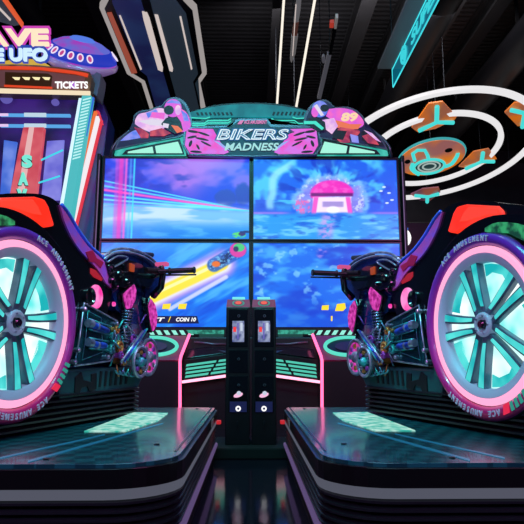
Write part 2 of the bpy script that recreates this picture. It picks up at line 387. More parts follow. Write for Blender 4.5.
    for i in range(4):
        a = R(-28-4.5*i) if s > 0 else R(228+4.5*i); q = []
        for r, da in ((.277, -.02), (.277, .02), (.303, .035), (.303, -.005)): q.append(Vector((s*.004, cu+r*math.cos(a+da), cz+r*math.sin(a+da))))
        prism(bm, q, (s*.004, 0, 0))
    new_obj('teal_chevrons', bm, TEALD, wh)
    bm = BM(); a = R(-48) if s > 0 else R(246); q = [Vector((s*.004, cu+r*math.cos(a+da), cz+r*math.sin(a+da))) for r, da in ((.275, -.05), (.275, .05), (.303, .09), (.303, 0))]
    prism(bm, q, (s*.004, 0, 0)); new_obj('red_mark', bm, glow('red_tyre_mark', (235, 40, 80), .9), wh)
    # ---- body
    top = smoothpts([(-20, 244), (-13, 222), (-9, 205), (-4, 197), (6, 193.5), (34, 193.5), (47, 196), (56, 201), (63, 209), (70, 222), (80, 239), (92, 251), (103, 261), (109, 270), (112, 284), (111, 300)], 3)
    low = [(106, 318), (96, 312), (84, 303), (80, 330), (76, 336), (73, 312), (70, 290), (62, 264), (49, 245), (30, 233), (8, 228), (-12, 232)]
    body = slab('body_shell', top+low, -.24, -.022, GLOSS, bevel=.018, wr=-.022, seg=3)
    slab('tail_lamp', [(-4, 203), (2, 197.5), (36, 196.5), (45, 199), (49, 206), (55, 226), (46, 227.5), (26, 217), (8, 211), (-4, 210)], -.05, -.012, TAILR, body, .008, wr=-.012)
    slab('lamp_facet', [(2, 200), (33, 199.5), (38, 206), (42, 215), (34, 214), (12, 207), (2, 206)], -.03, -.009, glow('red_lamp_core', (255, 62, 42), 1.15), body, .002, wr=-.009)
    up = [(60, 205), (67, 214), (77, 231), (88, 246), (99, 256), (107, 265), (110.5, 276), (111.5, 288)]
    dn = [(106, 283), (99, 271), (90, 261), (80, 250), (71, 236), (64, 220)]
    slab('purple_stripe', smoothpts(up, 3)+smoothpts(dn, 3), -.05, -.014, PURP, body, .006, wr=-.014)
    bm = BM(); tube(bm, [Q(x+1.5, y-.5, -.03) for x, y in smoothpts(up, 3)], .007); new_obj('blue_edge', bm, BLUEL, body, smooth=True)
    slab('stripe_graphic', [(86, 252), (93, 250), (97, 258), (104, 262), (101, 268), (95, 262), (90, 262)], -.02, -.011, mat('red_graphic', (190, 30, 80), .3, coat=.5), body, .001, wr=-.011)
    slab('fender', smoothpts([(-70, 222), (-40, 208), (-10, 206), (14, 210), (36, 222), (54, 240), (68, 262), (76, 290)], 3)+[(72, 292), (62, 264), (48, 243), (30, 230), (8, 222), (-30, 226), (-60, 236)], -.22, -.002, GLOSS, body, .008, wr=-.002)
    slab('green_display', smoothpts([(-60, 236), (-30, 218), (0, 214.5), (15, 221)], 3)+[(15, 225), (-10, 226), (-40, 240)], -.02, .0, GRN, body, .001, wr=0)
    slab('red_patch', [(91, 268), (96, 270), (103, 279), (102, 281), (94, 277), (91, 273)], -.03, -.018, REDL, body, .002, wr=-.018)
    # ---- exhaust lamp
    u, z = lp(100.5, 296.5, 0); u2, z2 = lp(92.5, 296.5, 0)
    bm = BM(); lathe_x(bm, [(-.03, .049), (-.018, .048), (-.014, .042), (-.020, .01)], (u, z), 32, s); ex = new_obj('exhaust_lamp', bm, HOT, B)
    bm = BM(); lathe_x(bm, [(-.03, .036), (-.006, .035), (-.004, .028), (-.012, .022), (-.012, .004)], (u2, z2), 32, s); new_obj('lens_barrel', bm, GLOSS, ex)
    # ---- engine panel
    out = [(84, 303), (117, 321), (121, 343), (110, 361), (74, 366), (80, 335)]
    ep = slab('engine_panel', out, -.10, -.015, PANEL, B, .004, wr=-.015)
    bm = BM(); tube(bm, [Q(x, y, -.010) for x, y in out], .0036, 6, closed=True); new_obj('chrome_outline', bm, CHROME, ep, smooth=True)
    inner = [(88, 311), (101, 318), (103, 352), (82, 360), (86, 335)]
    bm = BM(); tube(bm, [Q(x, y, -.008) for x, y in inner], .002, 6, closed=True); new_obj('inner_outline', bm, TEALCH, ep, smooth=True)
    for (x0, y0, x1, y1) in ((90, 324, 108, 331), (90, 343, 106, 346)):
        bm = BM(); tube(bm, [Q(x0, y0, .004), Q(x0+2, y0+.8, .004), Q(x1-2, y1-.5, .004), Q(x1, y1, .004)], [.010, .013, .013, .009], 14); c = new_obj('blue_cylinder', bm, BLUEM, ep, smooth=True)
        bm = BM(); tube(bm, [Q(x0-2, y0-1, .006), Q(x0+2, y0, .006)], .016, 14); new_obj('chrome_cap', bm, CHROME, c, smooth=False)
        bm = BM(); tube(bm, [Q(x0+6, y0+2, .004), Q(x0+7.5, y0+2.3, .004)], .0155, 14); new_obj('chrome_collar', bm, CHROME, c, smooth=False)
        for dy in (-5, 5):
            bm = BM(); tube(bm, [Q(x0-1, y0+dy, .0), Q(x1+3, y1+dy*.9, .0)], .0035, 8); new_obj('chrome_rail', bm, TEALCH, c, smooth=True)
    for (x, y) in ((86, 309), (76, 362), (118, 324), (109, 357), (79.5, 350)):
        u, z = lp(x, y, 0); bm = BM(); lathe_x(bm, [(-.02, .009), (.0, .009), (.003, .005)], (u, z), 12, s); new_obj('bolt', bm, CHROME, ep)
    # ---- engine core with gears, pipes, studs
    core = slab('engine_block', [(108, 318), (122, 305), (140, 308), (150, 330), (146, 372), (128, 378), (112, 366), (106, 345)], -.24, -.05, DEEP, B, .012, wr=-.05)
    rnd = random.Random(5)
    mats = [CHROME, TEALCH, MAGCH, GOLDCH, CHROME, TEALCH]
    for (x, y, r, w, mi) in ((116, 338, .030, .0, 1), (121, 347, .024, .012, 3), (113, 349, .018, .01, 1), (127, 351, .028, -.02, 0), (134, 340, .024, -.02, 2), (118, 330, .016, .01, 3),
                             (125, 360, .022, .0, 3), (138, 354, .03, -.02, 1), (131, 331, .018, .0, 0), (140, 343, .02, .01, 0), (122, 355, .014, .02, 2), (133, 362, .02, .01, 0)):
        u, z = lp(x, y, w); bm = BM()
        lathe_x(bm, [(-.07+w, r*.8), (w-.01, r*.8), (w-.01, r), (w, r), (w+.002, r*.72), (w-.006, r*.6), (w-.006, r*.35), (w+.006, r*.3), (w+.008, r*.12)], (u, z), 20, s)
        n_ = 10
        for k in range(n_):
            a = 2*math.pi*k/n_; box(bm, (min(s*(w-.012), s*(w-.002)), u+r*1.0*math.cos(a)-.0025, z+r*1.0*math.sin(a)-.0025), (max(s*(w-.012), s*(w-.002)), u+r*1.05*math.cos(a)+.0025, z+r*1.05*math.sin(a)+.0025))
        new_obj('engine_gear', bm, mats[mi], core, bevel=.0008, seg=1)
    for i in range(20):
        x, y = rnd.uniform(110, 142), rnd.uniform(318, 366); w = rnd.uniform(-.03, .02); dx, dy = rnd.choice([(10, 8), (8, -9), (12, 3), (3, 12), (-6, 10)])
        bm = BM(); tube(bm, [Q(x, y, w-.02), Q(x+dx*.3, y+dy*.1, w+.005), Q(x+dx*.8, y+dy*.9, w+.005), Q(x+dx, y+dy, w-.02)], .0033, 7)
        new_obj('engine_pipe', bm, mats[i % 6], core, smooth=True)
    for k in range(3):                                          # the three long fork struts
        bm = BM(); tube(bm, [Q(121+k*3.2, 362-k*1, .02), Q(143+k*2.0, 331-k*1, .02)], .005, 8); new_obj('strut', bm, [CHROME, BLUEM, TEALCH][k], core, smooth=True)
    # ---- shock spring
    bm = BM(); tube(bm, [Q(127, 307, -.01), Q(122.5, 348, -.01)], .013, 10); sh = new_obj('shock_absorber', bm, DEEP, B, smooth=True)
    bm = BM(); pts = []
    a_, b_ = Q(127.5, 309, -.01), Q(123, 342, -.01)
    for i in range(150):
        t = i/149; a = t*2*math.pi*11; c_ = a_.lerp(b_, t); pts.append(c_+Vector((s*.026*math.cos(a), .026*math.sin(a), 0)))
    tube(bm, pts, .0036, 6); new_obj('coil_spring', bm, mat('grey_spring_steel', (120, 140, 170), .25, .9), sh, smooth=True)
    # ---- front discs
    for (x, y, r, w, m1, m2, m3) in ((149.5, 357, .088, .0, PINKV, MAGCH, CHROME), (141, 362, .070, .03, TEALCH, TEALD, CHROME)):
        u, z = lp(x, y, w); bm = BM()
        lathe_x(bm, [(w-.012, r*.80), (w-.012, r*.95), (w-.006, r), (w+.002, r), (w+.006, r*.93), (w+.002, r*.80)], (u, z), 40, s, closed=True)
        fd = new_obj('front_disc', bm, m3, B, smooth=False, bevel=.001)
        bm = BM(); lathe_x(bm, [(w-.010, r*.80), (w-.002, r*.80), (w-.002, r*.36), (w-.010, r*.36)], (u, z), 32, s, closed=True)
        new_obj('disc_face', bm, m1 if m1 is PINKV else PANEL, fd)
        for k in range(8):
            a = 2*math.pi*k/8; bm = BM(); lathe_x(bm, [(w-.004, r*.15), (w+.004, r*.14), (w+.005, r*.07)], (u+r*.58*math.cos(a), z+r*.58*math.sin(a)), 10, s); new_obj('disc_stud', bm, mats[(k+1) % 4], fd)
        bm = BM(); lathe_x(bm, [(w-.004, r*.34), (w+.008, r*.3), (w+.016, r*.18), (w+.018, r*.08)], (u, z), 20, s); new_obj('disc_hub', bm, CHROME if m1 is PINKV else TEALCH, fd)
    for k in range(4):
        u, z = lp(133-k*4.5, 366, 0); bm = BM(); q = [P(u+r*math.cos(a), .0, z+.01+r*math.sin(a)) for r, a in [(.055-k*.004, R(d)) for d in range(-140, -10, 12)]]
        tube(bm, q, .004, 6); new_obj('exhaust_rib', bm, TEALCH, core, smooth=True)
    # ---- fairing, tank, handlebars
    fa = slab('front_fairing', smoothpts([(104, 262), (112, 254), (126, 251), (142, 254), (155, 261), (161, 270), (160, 284), (156, 292), (150, 296)], 3)+[(140, 330), (150, 342), (136, 348), (128, 318), (116, 310), (112, 290)], -.24, -.03, BLUEF, B, .016, wr=-.03, seg=3)
    slab('side_cowl', smoothpts([(106, 262), (118, 258), (136, 262), (150, 270), (155, 280)], 3)+[(150, 288), (136, 284), (124, 288), (112, 284)], -.05, -.008, GLOSS, fa, .01, wr=-.008)
    slab('orange_badge', [(131, 263), (135, 265), (134.5, 272), (131, 271)], -.02, .0, glow('orange_badge_light', (200, 80, 30), .6), fa, .001, wr=0)
    bm = BM()
    for dy, ww in ((0, -.03), (3.5, -.02)):
        tube(bm, [Q(x, y+dy, ww) for x, y in smoothpts([(104, 256), (112, 250.5), (124, 248.5), (138, 251), (150, 257), (158, 265)], 3)], .0055, 8)
    tube(bm, [Q(x, y, -.005) for x, y in smoothpts([(108, 262), (118, 256), (128, 258), (120, 264), (112, 268)], 3)], .004, 8)
    new_obj('chrome_piping', bm, CHROME, fa, smooth=True)
    bm = BM()
    for x, y, r in ((112, 268, .018), (121, 275, .02), (113, 280, .016), (124, 266, .012), (116, 286, .014), (128, 281, .012)):
        u, z = lp(x, y, 0); lathe_x(bm, [(-.03, r), (.002, r*.9), (.008, r*.5), (.004, r*.2)], (u, z), 16, s)
    new_obj('black_knobs', bm, mat('gloss_knob', (20, 24, 34), .12, .4, coat=1), fa)
    for pts, w in (([(124, 294), (128, 290), (134, 284.5), (136, 290), (135, 300), (131, 308), (127, 309), (125, 302)], .0), ([(149, 306), (151, 299), (155, 305), (157, 315), (156, 326), (153, 331), (151, 322)], .0)):
        v = slab('vent', [(x+(x-130 if x < 140 else x-153)*.22, y+(y-297 if x < 140 else y-315)*.12) for x, y in pts], -.04, w-.004, GLOSS, B, .003, wr=w)
        slab('vent_light', pts, w-.01, w+.003, PINKV, v, .001, wr=w)
    u, z = lp(116.5, 304, 0); bm = BM(); lathe_x(bm, [(-.016, .010), (-.008, .009), (-.006, .005)], (u, z), 16, s); new_obj('pink_button', bm, HOT, B)
    # handlebars
    u0, z0 = lp(158, 280, .03)
    bm = BM(); tube(bm, [P(u0, -.26, z0-.06), P(u0+.02, -.2, z0+.02), P(u0, -.12, z0+.035), P(u0+.02, -.02, z0+.02), Q(160, 274, .06)], .013, 10)
    tube(bm, [Q(161, 266, .06), Q(163, 274, .07), Q(161, 287, .05), Q(153, 296, .0)], [.013, .015, .016, .018], 10)
    hb = new_obj('handlebar', bm, GLOSS, B, smooth=True)
    bm = BM(); a = Q(158, 271.5, .06); b = Q(195, 270, .24); d = b-a
    tube(bm, [a, a+d*.28, a+d*.3, a+d*.33, a+d*.35, a+d*.95, a+d*.96, b], [.010, .010, .017, .017, .0125, .0125, .016, .015], 14); new_obj('grip', bm, BLACK, hb, smooth=False, bevel=.001)
    bm = BM(); tube(bm, [a+d*.1+Vector((0, .05, -.01)), a+d*.9+Vector((0, .06, -.012))], [.005, .004], 8); new_obj('brake_lever', bm, DEEP, hb, smooth=True)
    bm = BM(); p1, p2 = Q(146, 270, .03), Q(159, 271, .06); tube(bm, [p1, p2], .013, 12); tube(bm, [p2+Vector((0, 0, .002)), p2+(p2-p1)*.2], .018, 12); new_obj('switch_pod', bm, BLACK, hb)
    bm = BM(); p = Q(162, 264.5, .06); box(bm, (p.x-.03, p.y-.015, p.z-.008), (p.x+.03, p.y+.015, p.z+.010)); new_obj('pink_control_box', bm, glow('pink_control_light', (230, 90, 150), .75), hb, bevel=.003)
    bm = BM(); p = Q(150, 254, -.05); tube(bm, [Q(131, 253, -.16), Q(140, 254, -.16), Q(152, 255, -.16)], .013, 12); new_obj('grip', bm, BLACK, hb, smooth=False)
    # ---- lower cover and bellows that carry the bike
    lc = slab('lower_cover', [(72, 368), (141, 366), (143, 378), (138, 389), (60, 400), (58, 378)], -.28, -.03, COVER, B, .012, wr=-.03)
    for pts in ([(76, 377), (82, 372), (84, 380), (92, 382), (92, 374), (97, 373), (97, 389), (90, 392), (88, 386), (82, 388), (79, 396), (75, 396)],):
        slab('cover_recess', pts, -.05, -.024, mat('recess_black_green', (7, 20, 24), .5), lc, .003, wr=-.024)
    for k in range(6):
        x = 101+k*5.2; slab('cover_slot', [(x, 371), (x+1.8, 371), (x+.2, 387-k*.6), (x-1.6, 387-k*.6)], -.05, -.025, mat('recess_black_green'), lc, .001, wr=-.025)
    bm = BM(); u0 = lp(142, 400, -.03)[0]; zt = lp(100, 392, -.03)[1]; zb = .268
    n_ = 6; z = zb+.001; hh = (zt+.01-zb)/n_/3
    for k in range(n_):
        for (i0, i1) in ((.025, .0), (.0, .0), (.0, .025)):
            def sq(i): return [(s*x, y) for x, y in pad_shape(-.30, -.022, -.24, u0, .06, n=5, ins=i)]
            loft(bm, [(x, y, z) for x, y in sq(i0)], [(x, y, z+hh) for x, y in sq(i1)]); z += hh
    bmesh.ops.remove_doubles(bm, verts=bm.verts, dist=.0002)
    new_obj('bellows', bm, BELL, B)
    return B
bike(1, (-.735, 1.88), 'arcade motorbike with lit teal wheel on the left platform, facing the screens', (79, -60))
bike(-1, (.765, 1.95), 'arcade motorbike with lit teal wheel on the right platform, facing the screens', (126, -75))

# ------------------------------------------------------------ payment towers
TP = thing('tower_plinth', None, None) if False else None
bm = BM(); a = aY(211, 460, 3.13); b = aY(291, 441, 3.13)
box(bm, (a.x, 3.13, 0), (b.x, 3.60, .055)); pl = new_obj('tower_plinth', bm, mat('matt_black_plinth', (3, 3, 4), .9), bevel=.006)
tag(pl, 'low black plinth on the floor under the two slim payment towers', 'plinth')
DISP = glow('reader_display', (80, 90, 150), .8, noise=(30, (170, 180, 215)))
NAVY = mat('navy_label', (28, 30, 66), .4, em=(30, 32, 80), st=.5)
def tower(xa, xb, label):
    Y = 3.25
    a, b = aY(xa, 307, Y), aY(xb, 307, Y); cx = (a.x+b.x)/2; hw = (b.x-a.x)/2
    T = thing('payment_tower', label, 'card reader', (cx, Y, .055))
    def V(px, py, dy=0): v = aY(px, py, Y+dy); return Vector((v.x-cx, dy, v.z-.055))
    ztop = aY(xa, 307, Y).z-.055
    bm = BM(); box(bm, (-hw, 0, 0), (hw, .2, ztop)); bd = new_obj('body', bm, BLACK, T, bevel=.004)
    bm = BM(); zt2 = ztop+.045
    pts = [(-hw, .0, ztop), (hw, .0, ztop), (hw, .2, ztop), (-hw, .2, ztop)]; q = [(-hw+.004, .03, zt2), (hw-.004, .03, zt2), (hw-.004, .2, zt2), (-hw+.004, .2, zt2)]
    loft(bm, pts, q); cp = new_obj('sloped_cap', bm, mat('magenta_cap', (120, 20, 70), .4, em=(110, 15, 60), st=.5), T)
    nrm = Vector((0, -.045, .03)).normalized(); up = Vector((0, .03, .045)).normalized(); ce = Vector((0, .015, ztop+.0225))
    def dsc(name, r, m, off):
        bm = BM(); pts = [ce+Vector((1, 0, 0))*r*1.6*math.cos(t)+up*r*math.sin(t)+nrm*off for t in np.linspace(0, 2*math.pi, 25)[:-1]]
        prism(bm, pts, nrm*.002); new_obj(name, bm, m, cp)
    dsc('teal_ring', .021, TEALD, .0005); dsc('dark_ring', .016, mat('magenta_cap'), .002); dsc('orange_centre', .011, glow('orange_dot', (240, 80, 60), 1), .004)
    bm = BM(); box(bm, (-hw*.55, .08, zt2), (hw*.55, .1, zt2+.02)); new_obj('teal_top_lamp', bm, glow('teal_top_glow', (120, 235, 235), 1), T, bevel=.002)
    m_ = (xa+xb)/2
    def rect(name, x0, y0, x1, y1, m, d=-.004, bev=.002, par=bd):
        A, B_ = V(x0, y1), V(x1, y0); bm = BM(); box(bm, (A.x, d, A.z), (B_.x, .0, B_.z)); return new_obj(name, bm, m, par, bevel=bev)
    w_ = 9.6
    for (y0, y1) in ((309, 347), (350, 373), (376, 412)): rect('front_panel', m_-w_, y0, m_+w_, y1, GLOSS, -.003)
    dp = rect('display', m_-6, 321, m_+6, 342, DISP, -.006); 
    def rb(x0, y0, x1, y1, m): rect('display_graphic', x0, y0, x1, y1, m, -.0075, 0, dp)
    rb(m_-5, 327, m_-2, 332, glow('red_mark_light', (255, 60, 60), 1)); rb(m_-1, 323, m_+.5, 339, glow('violet_mark', (110, 100, 190), .9)); rb(m_+2, 323, m_+4.5, 331, glow('pale_mark', (210, 220, 240), .9))
    for y, r in ((316, .008), (359, .008), (385, .008)):
        p = V(m_+.5, y); bm = BM()
        tube(bm, [(p.x, 0, p.z), (p.x, -.009, p.z)], r, 14); kb = new_obj('round_lens', bm, mat('lens_grey', (95, 100, 110), .3, .5), bd)
        bm = BM(); tube(bm, [(p.x, -.008, p.z), (p.x, -.012, p.z)], r*.5, 12); new_obj('lens_centre', bm, GLOSS, kb)
    def prY(name, pts, m, d, par): bm = BM(); prism(bm, [V(x, y)+Vector((0, d, 0)) for x, y in pts], (0, -.003, 0)); return new_obj(name, bm, m, par)
    lb = prY('logo_plate', ellipse(m_, 398, 8, 7), mat('black_disc', (4, 4, 6), .3), -.002, bd)
    prY('saucer_logo', ellipse(m_, 395, 4.8, 2.2, rot=-18), glow('pink_logo', (250, 190, 225), 1), -.005, lb); prY('saucer_dome', ellipse(m_+.6, 393, 2.2, 2, rot=-18), glow('pale_mark'), -.007, lb)
    nv = rect('navy_label', m_-8.5, 401.5, m_+8.5, 412, NAVY, -.007, 0)
    bm = BM(); c = V(m_, 408.5); tube(bm, [(c.x+.0105*math.cos(t), -.009, c.z+.0105*math.sin(t)) for t in np.linspace(0, 2*math.pi, 21)[:-1]], .0042, 6, closed=True); new_obj('ring_mark', bm, WHITE, nv, smooth=True)
    bm = BM(); box(bm, (-.004, -.014, .10), (.004, 0, .125)); new_obj('latch', bm, DEEP, bd)
tower(226.3, 250.2, 'left of the two slim black payment towers between the platforms')
tower(252.0, 276.0, 'right of the two slim black payment towers between the platforms')

# ------------------------------------------------------------ the bike racing game cabinet: video wall, marquee, console
G = thing('racing_game_cabinet', 'wide racing game cabinet with four blue screens, lit marquee and neon console', 'arcade game')
SY = 4.84
rs = np.random.RandomState(3); NG = rs.rand(64, 64)
def vn(x, y):
    x = np.asarray(x, float); y = np.asarray(y, float); xi = np.floor(x).astype(int); yi = np.floor(y).astype(int); fx = x-xi; fy = y-yi
    fx = fx*fx*(3-2*fx); fy = fy*fy*(3-2*fy); g = lambda a, b: NG[a % 64, b % 64]
    return g(xi, yi)*(1-fx)*(1-fy)+g(xi+1, yi)*fx*(1-fy)+g(xi, yi+1)*(1-fx)*fy+g(xi+1, yi+1)*fx*fy
def fb(x, y): return .55*vn(x, y)+.3*vn(2.1*x+7, 2.1*y+3)+.15*vn(4.3*x, 4.3*y)
def mixc(c, m, col): m = np.clip(m, 0, 1)[:, None]; return c*(1-m)+np.array(col, float)*m
def ss(a, b, x): t = np.clip((x-a)/(b-a), 0, 1); return t*t*(3-2*t)
def seg(x, y, x0, y0, x1, y1): # distance and parameter to a segment
    dx, dy = x1-x0, y1-y0; t = np.clip(((x-x0)*dx+(y-y0)*dy)/(dx*dx+dy*dy), 0, 1); return np.hypot(x-x0-t*dx, y-y0-t*dy), t
def ell(x, y, cx, cy, rx, ry): return np.hypot((x-cx)/rx, (y-cy)/ry)
def picture(x, y):
    n = len(x); c = np.zeros((n, 3)); left = x < 252; topr = y < 241
    # upper left: sky, clouds, light trails
    a = np.tile(np.array([40, 70, 225.]), (n, 1))
    f = fb(x/26+.02*y, y/15)
    a = mixc(a, ss(.42, .68, f)*.8*ss(215, 190, y), (130, 110, 235)); a = mixc(a, ss(150, 185, x-1.0*(y-180))*ss(250, 220, x*.6+y*.62)*.75, (185, 110, 225))
    a = mixc(a, ss(.6, .4, fb(x/20+5, y/10+9))*ss(200, 180, y+.0*x)*.8*ss(190, 165, x-(y-165)*1.2), (38, 50, 190))
    a = mixc(a, ss(1.1, .75, np.minimum(ell(x, y, 226, 198, 12, 9), ell(x, y, 243, 194, 9, 12))+.25*(fb(x/4, y/4)-.5)), (45, 70, 185))
    a = mixc(a, ss(198, 209, y+(x-105)*-.04), (120, 190, 238)); a = mixc(a, ss(.3, .6, fb(x/34, y/6+4))*ss(200, 209, y)*ss(230, 216, y)*.85, (205, 230, 243))
    a = mixc(a, ss(216, 236, y), (25, 130, 232)); a = mixc(a, ss(.5, .75, fb(x/22+3, y/5))*ss(214, 224, y)*.5, (110, 200, 240))
    for y0, col, wd in ((181, (90, 235, 255), .6), (186, (90, 225, 255), .7), (190, (255, 90, 200), 1.1), (195, (90, 240, 255), .8), (199.5, (110, 240, 255), .8), (204, (80, 200, 250), .6)):
        yy = y0+(x-105)/144*(211-y0)*(1.0); a = mixc(a, ss(wd*1.7, wd*.4, np.abs(y-yy))*.9, col)
    for xt, col, wd, st in ((121.5, (255, 60, 190), 4, .75), (126.5, (255, 100, 215), 1.6, .8), (117, (220, 80, 220), 2, .5), (134.5, (60, 225, 250), 1.2, .85), (131, (80, 200, 250), 1.5, .5)):
        xx = xt-(y-165)*.045; a = mixc(a, ss(wd*1.2, wd*.2, np.abs(x-xx))*st, col)
    # upper right: crystal tunnel
    b = np.tile(np.array([22, 95, 232.]), (n, 1))
    b = mixc(b, ss(300, 262, x)*ss(165, 200, y)*.45, (80, 80, 215)); ang = np.arctan2(y-200, (x-330)*.8); rad = np.hypot(y-200, (x-330)*.8)
    b = mixc(b, ss(.42, .68, fb(ang*3+9, rad/13))*.9*ss(214, 204, y), (80, 200, 250)); b = mixc(b, ss(.5, .75, fb(ang*5, rad/18+3))*.75*ss(212, 200, y), (14, 40, 190)); b = mixc(b, ss(5, 1, np.abs(rad-46-6*vn(ang*3, ang)))*ss(300, 285, x)*ss(212, 206, y)*.8, (150, 225, 250))
    tr = ell(x, y, 331, 203, 38, 29); b = mixc(b, ss(.2, .02, np.abs(tr-.92+.35*(fb(ang*5, rad/9)-.5)))*ss(217, 210, y)*.8, (140, 205, 250)); b = mixc(b, ss(.98, .78, tr+.3*(fb(ang*6, rad/8)-.5))*ss(214, 211, y)*.8, (150, 140, 240)); b = mixc(b, ss(.55, .7, fb(x/3, y/3))*ss(1.1, .8, tr)*ss(214, 211, y)*.8, (215, 225, 250))
    ar = ell(x, y, 332, 194, 22, 14); b = mixc(b, ss(1.05, .92, ar)*ss(197, 195, y+.12*(x-332)), (235, 40, 190)); b = mixc(b, ss(.45, .7, fb(x/5, y/3))*ss(1.0, .8, ar)*ss(196, 193, y)*.6, (255, 110, 215))
    b = mixc(b, ss(22, 20, np.abs(x-332))*ss(192, 194, y)*ss(197, 195.5, y), (110, 20, 120))
    b = mixc(b, ss(20, 18, np.abs(x-332))*ss(196, 198, y)*ss(214, 211, y), (245, 225, 252)); b = mixc(b, ss(3, 1.6, np.abs(np.abs(x-332)-17+(y-205)*-.15))*ss(196, 198, y)*ss(216, 212, y), (240, 90, 205))
    b = mixc(b, ss(12, 9, np.abs(x-333))*ss(201, 202, y)*ss(208, 206, y)*.6, (110, 90, 190)); b = mixc(b, ss(4, 2, ell(x, y, 333, 210, 2, 1.2)), (255, 250, 255))
    b = mixc(b, ss(.52, .6, fb(x/3, y/3))*ss(1.3, .9, ell(x, y, 302, 207, 9, 7))*.8, (230, 90, 180))
    fl = ss(211, 217, y); b = mixc(b, fl, (40, 150, 235)); b = mixc(b, fl*ss(.45, .7, fb(x/16, y/3.5))*.7, (130, 215, 245)); b = mixc(b, fl*ss(.55, .8, fb(x/12+8, y/4))*.7, (15, 80, 215))
    b = mixc(b, fl*ss(11, 3, np.abs(x-329+(y-215)*.2))*.6*ss(.3, .6, fb(x/4, y/2)), (235, 150, 235)); b = mixc(b, ss(1.6, .6, np.abs(y-(213+(x-330)*.0)))*ss(34, 50, np.abs(x-330))*.6, (190, 120, 235))
    for (sx, sy) in ((384, 187), (381, 191), (389, 193), (387, 203), (392, 200)): b = mixc(b, ss(1.0, .5, ell(x, y, sx, sy, 2.4, 1.1)), (220, 240, 255))
    # lower left: racer with a yellow exhaust
    d = np.tile(np.array([18, 120, 238.]), (n, 1)); k1, k2 = x*.86-y*.5, x*.5+y*.86
    d = mixc(d, ss(.45, .75, fb(k1/40, k2/7))*.75, (90, 190, 246)); d = mixc(d, ss(.5, .8, fb(k1/36+4, k2/9+2))*.8, (10, 70, 215)); d = mixc(d, ss(262, 243, y)*.35, (100, 190, 245))
    dd, t = seg(x, y, 120, 312, 222, 264); d = mixc(d, ss(19, 9, dd)*.8*ss(0, .5, t+.3), (210, 150, 235)); d = mixc(d, ss(12, 7, dd)*.85, (235, 240, 240))
    d = mixc(d, ss(7.5, 5, dd), (250, 225, 60)); d = mixc(d, ss(2.5, 1, np.abs((x-120)*.47+(y-312)+2))*ss(226, 214, x)*.8, (255, 250, 190)); dd, t = seg(x, y, 170, 309, 226, 277); d = mixc(d, ss(3, 1, dd)*.8, (230, 225, 245))
    dd, t = seg(x, y, 214, 265, 240, 250); d = mixc(d, ss(8, 6, dd)*.85, (25, 80, 190)); d = mixc(d, ss(4.5, 3, dd)*ss(.4, .5, fb(x/2, y/2))*.8, (15, 25, 80)); d = mixc(d, ss(.55, .62, fb(x/1.8+3, y/1.8))*ss(7, 5, dd)*.8, (120, 190, 235))
    d = mixc(d, ss(1, .7, ell(x, y, 216, 264, 5, 3.5)), (230, 110, 20))
    d = mixc(d, ss(1.05, .9, ell(x, y, 238, 250, 8.5, 7.5)), (215, 50, 160)); d = mixc(d, ss(1, .85, ell(x, y, 239, 247.5, 6, 4.5)), (70, 200, 120)); d = mixc(d, ss(1, .8, ell(x, y, 236, 249, 3, 3)), (40, 50, 90))
    a = mixc(a, ss(1, .85, ell(x, y, 239, 235, 7.5, 3.2))*ss(.3, .5, fb(x/2, y/1.5)), (90, 215, 110)); a = mixc(a, ss(1, .8, ell(x, y, 242, 234, 4, 2)), (60, 40, 110)); a = mixc(a, ss(1, .85, ell(x, y, 246, 232, 7, 1.3)), (30, 50, 120))
    # lower right: water
    e = np.tile(np.array([20, 105, 232.]), (n, 1)); e = mixc(e, ss(.45, .75, fb(x/20+3, y/9))*.8, (75, 175, 245)); e = mixc(e, ss(.5, .8, fb(x/26, y/12+5))*.8, (16, 60, 205))
    e = mixc(e, ss(.62, .75, fb(x/9+11, y/7))*ss(312, 290, y)*.6*ss(370, 330, x), (150, 215, 248)); e = mixc(e, ss(.5, .8, fb(x/8, y/4))*ss(9, 2, np.abs(x-322))*ss(272, 250, y)*.8, (220, 150, 235)); e = mixc(e, ss(300, 325, y)*.5, (15, 60, 205))
    c = np.where((left & topr)[:, None], a, c); c = np.where((~left & topr)[:, None], b, c); c = np.where((left & ~topr)[:, None], d, c); c = np.where((~left & ~topr)[:, None], e, c)
    # black bezel line and caption bar
    c = c/255.; return np.where(c <= .04045, c/12.92, ((c+.055)/1.055)**2.4)
XL, XR, ZB, ZT, GAP = -1.262, 1.262, .775, 2.225, .019
bm = BM(); box(bm, (XL-.03, SY+.03, ZB-.03), (XR+.03, SY+.14, ZT+.03)); new_obj('screen_housing', bm, BLACK, G)
SCRM = paint_mat('screen_picture', 1.12)
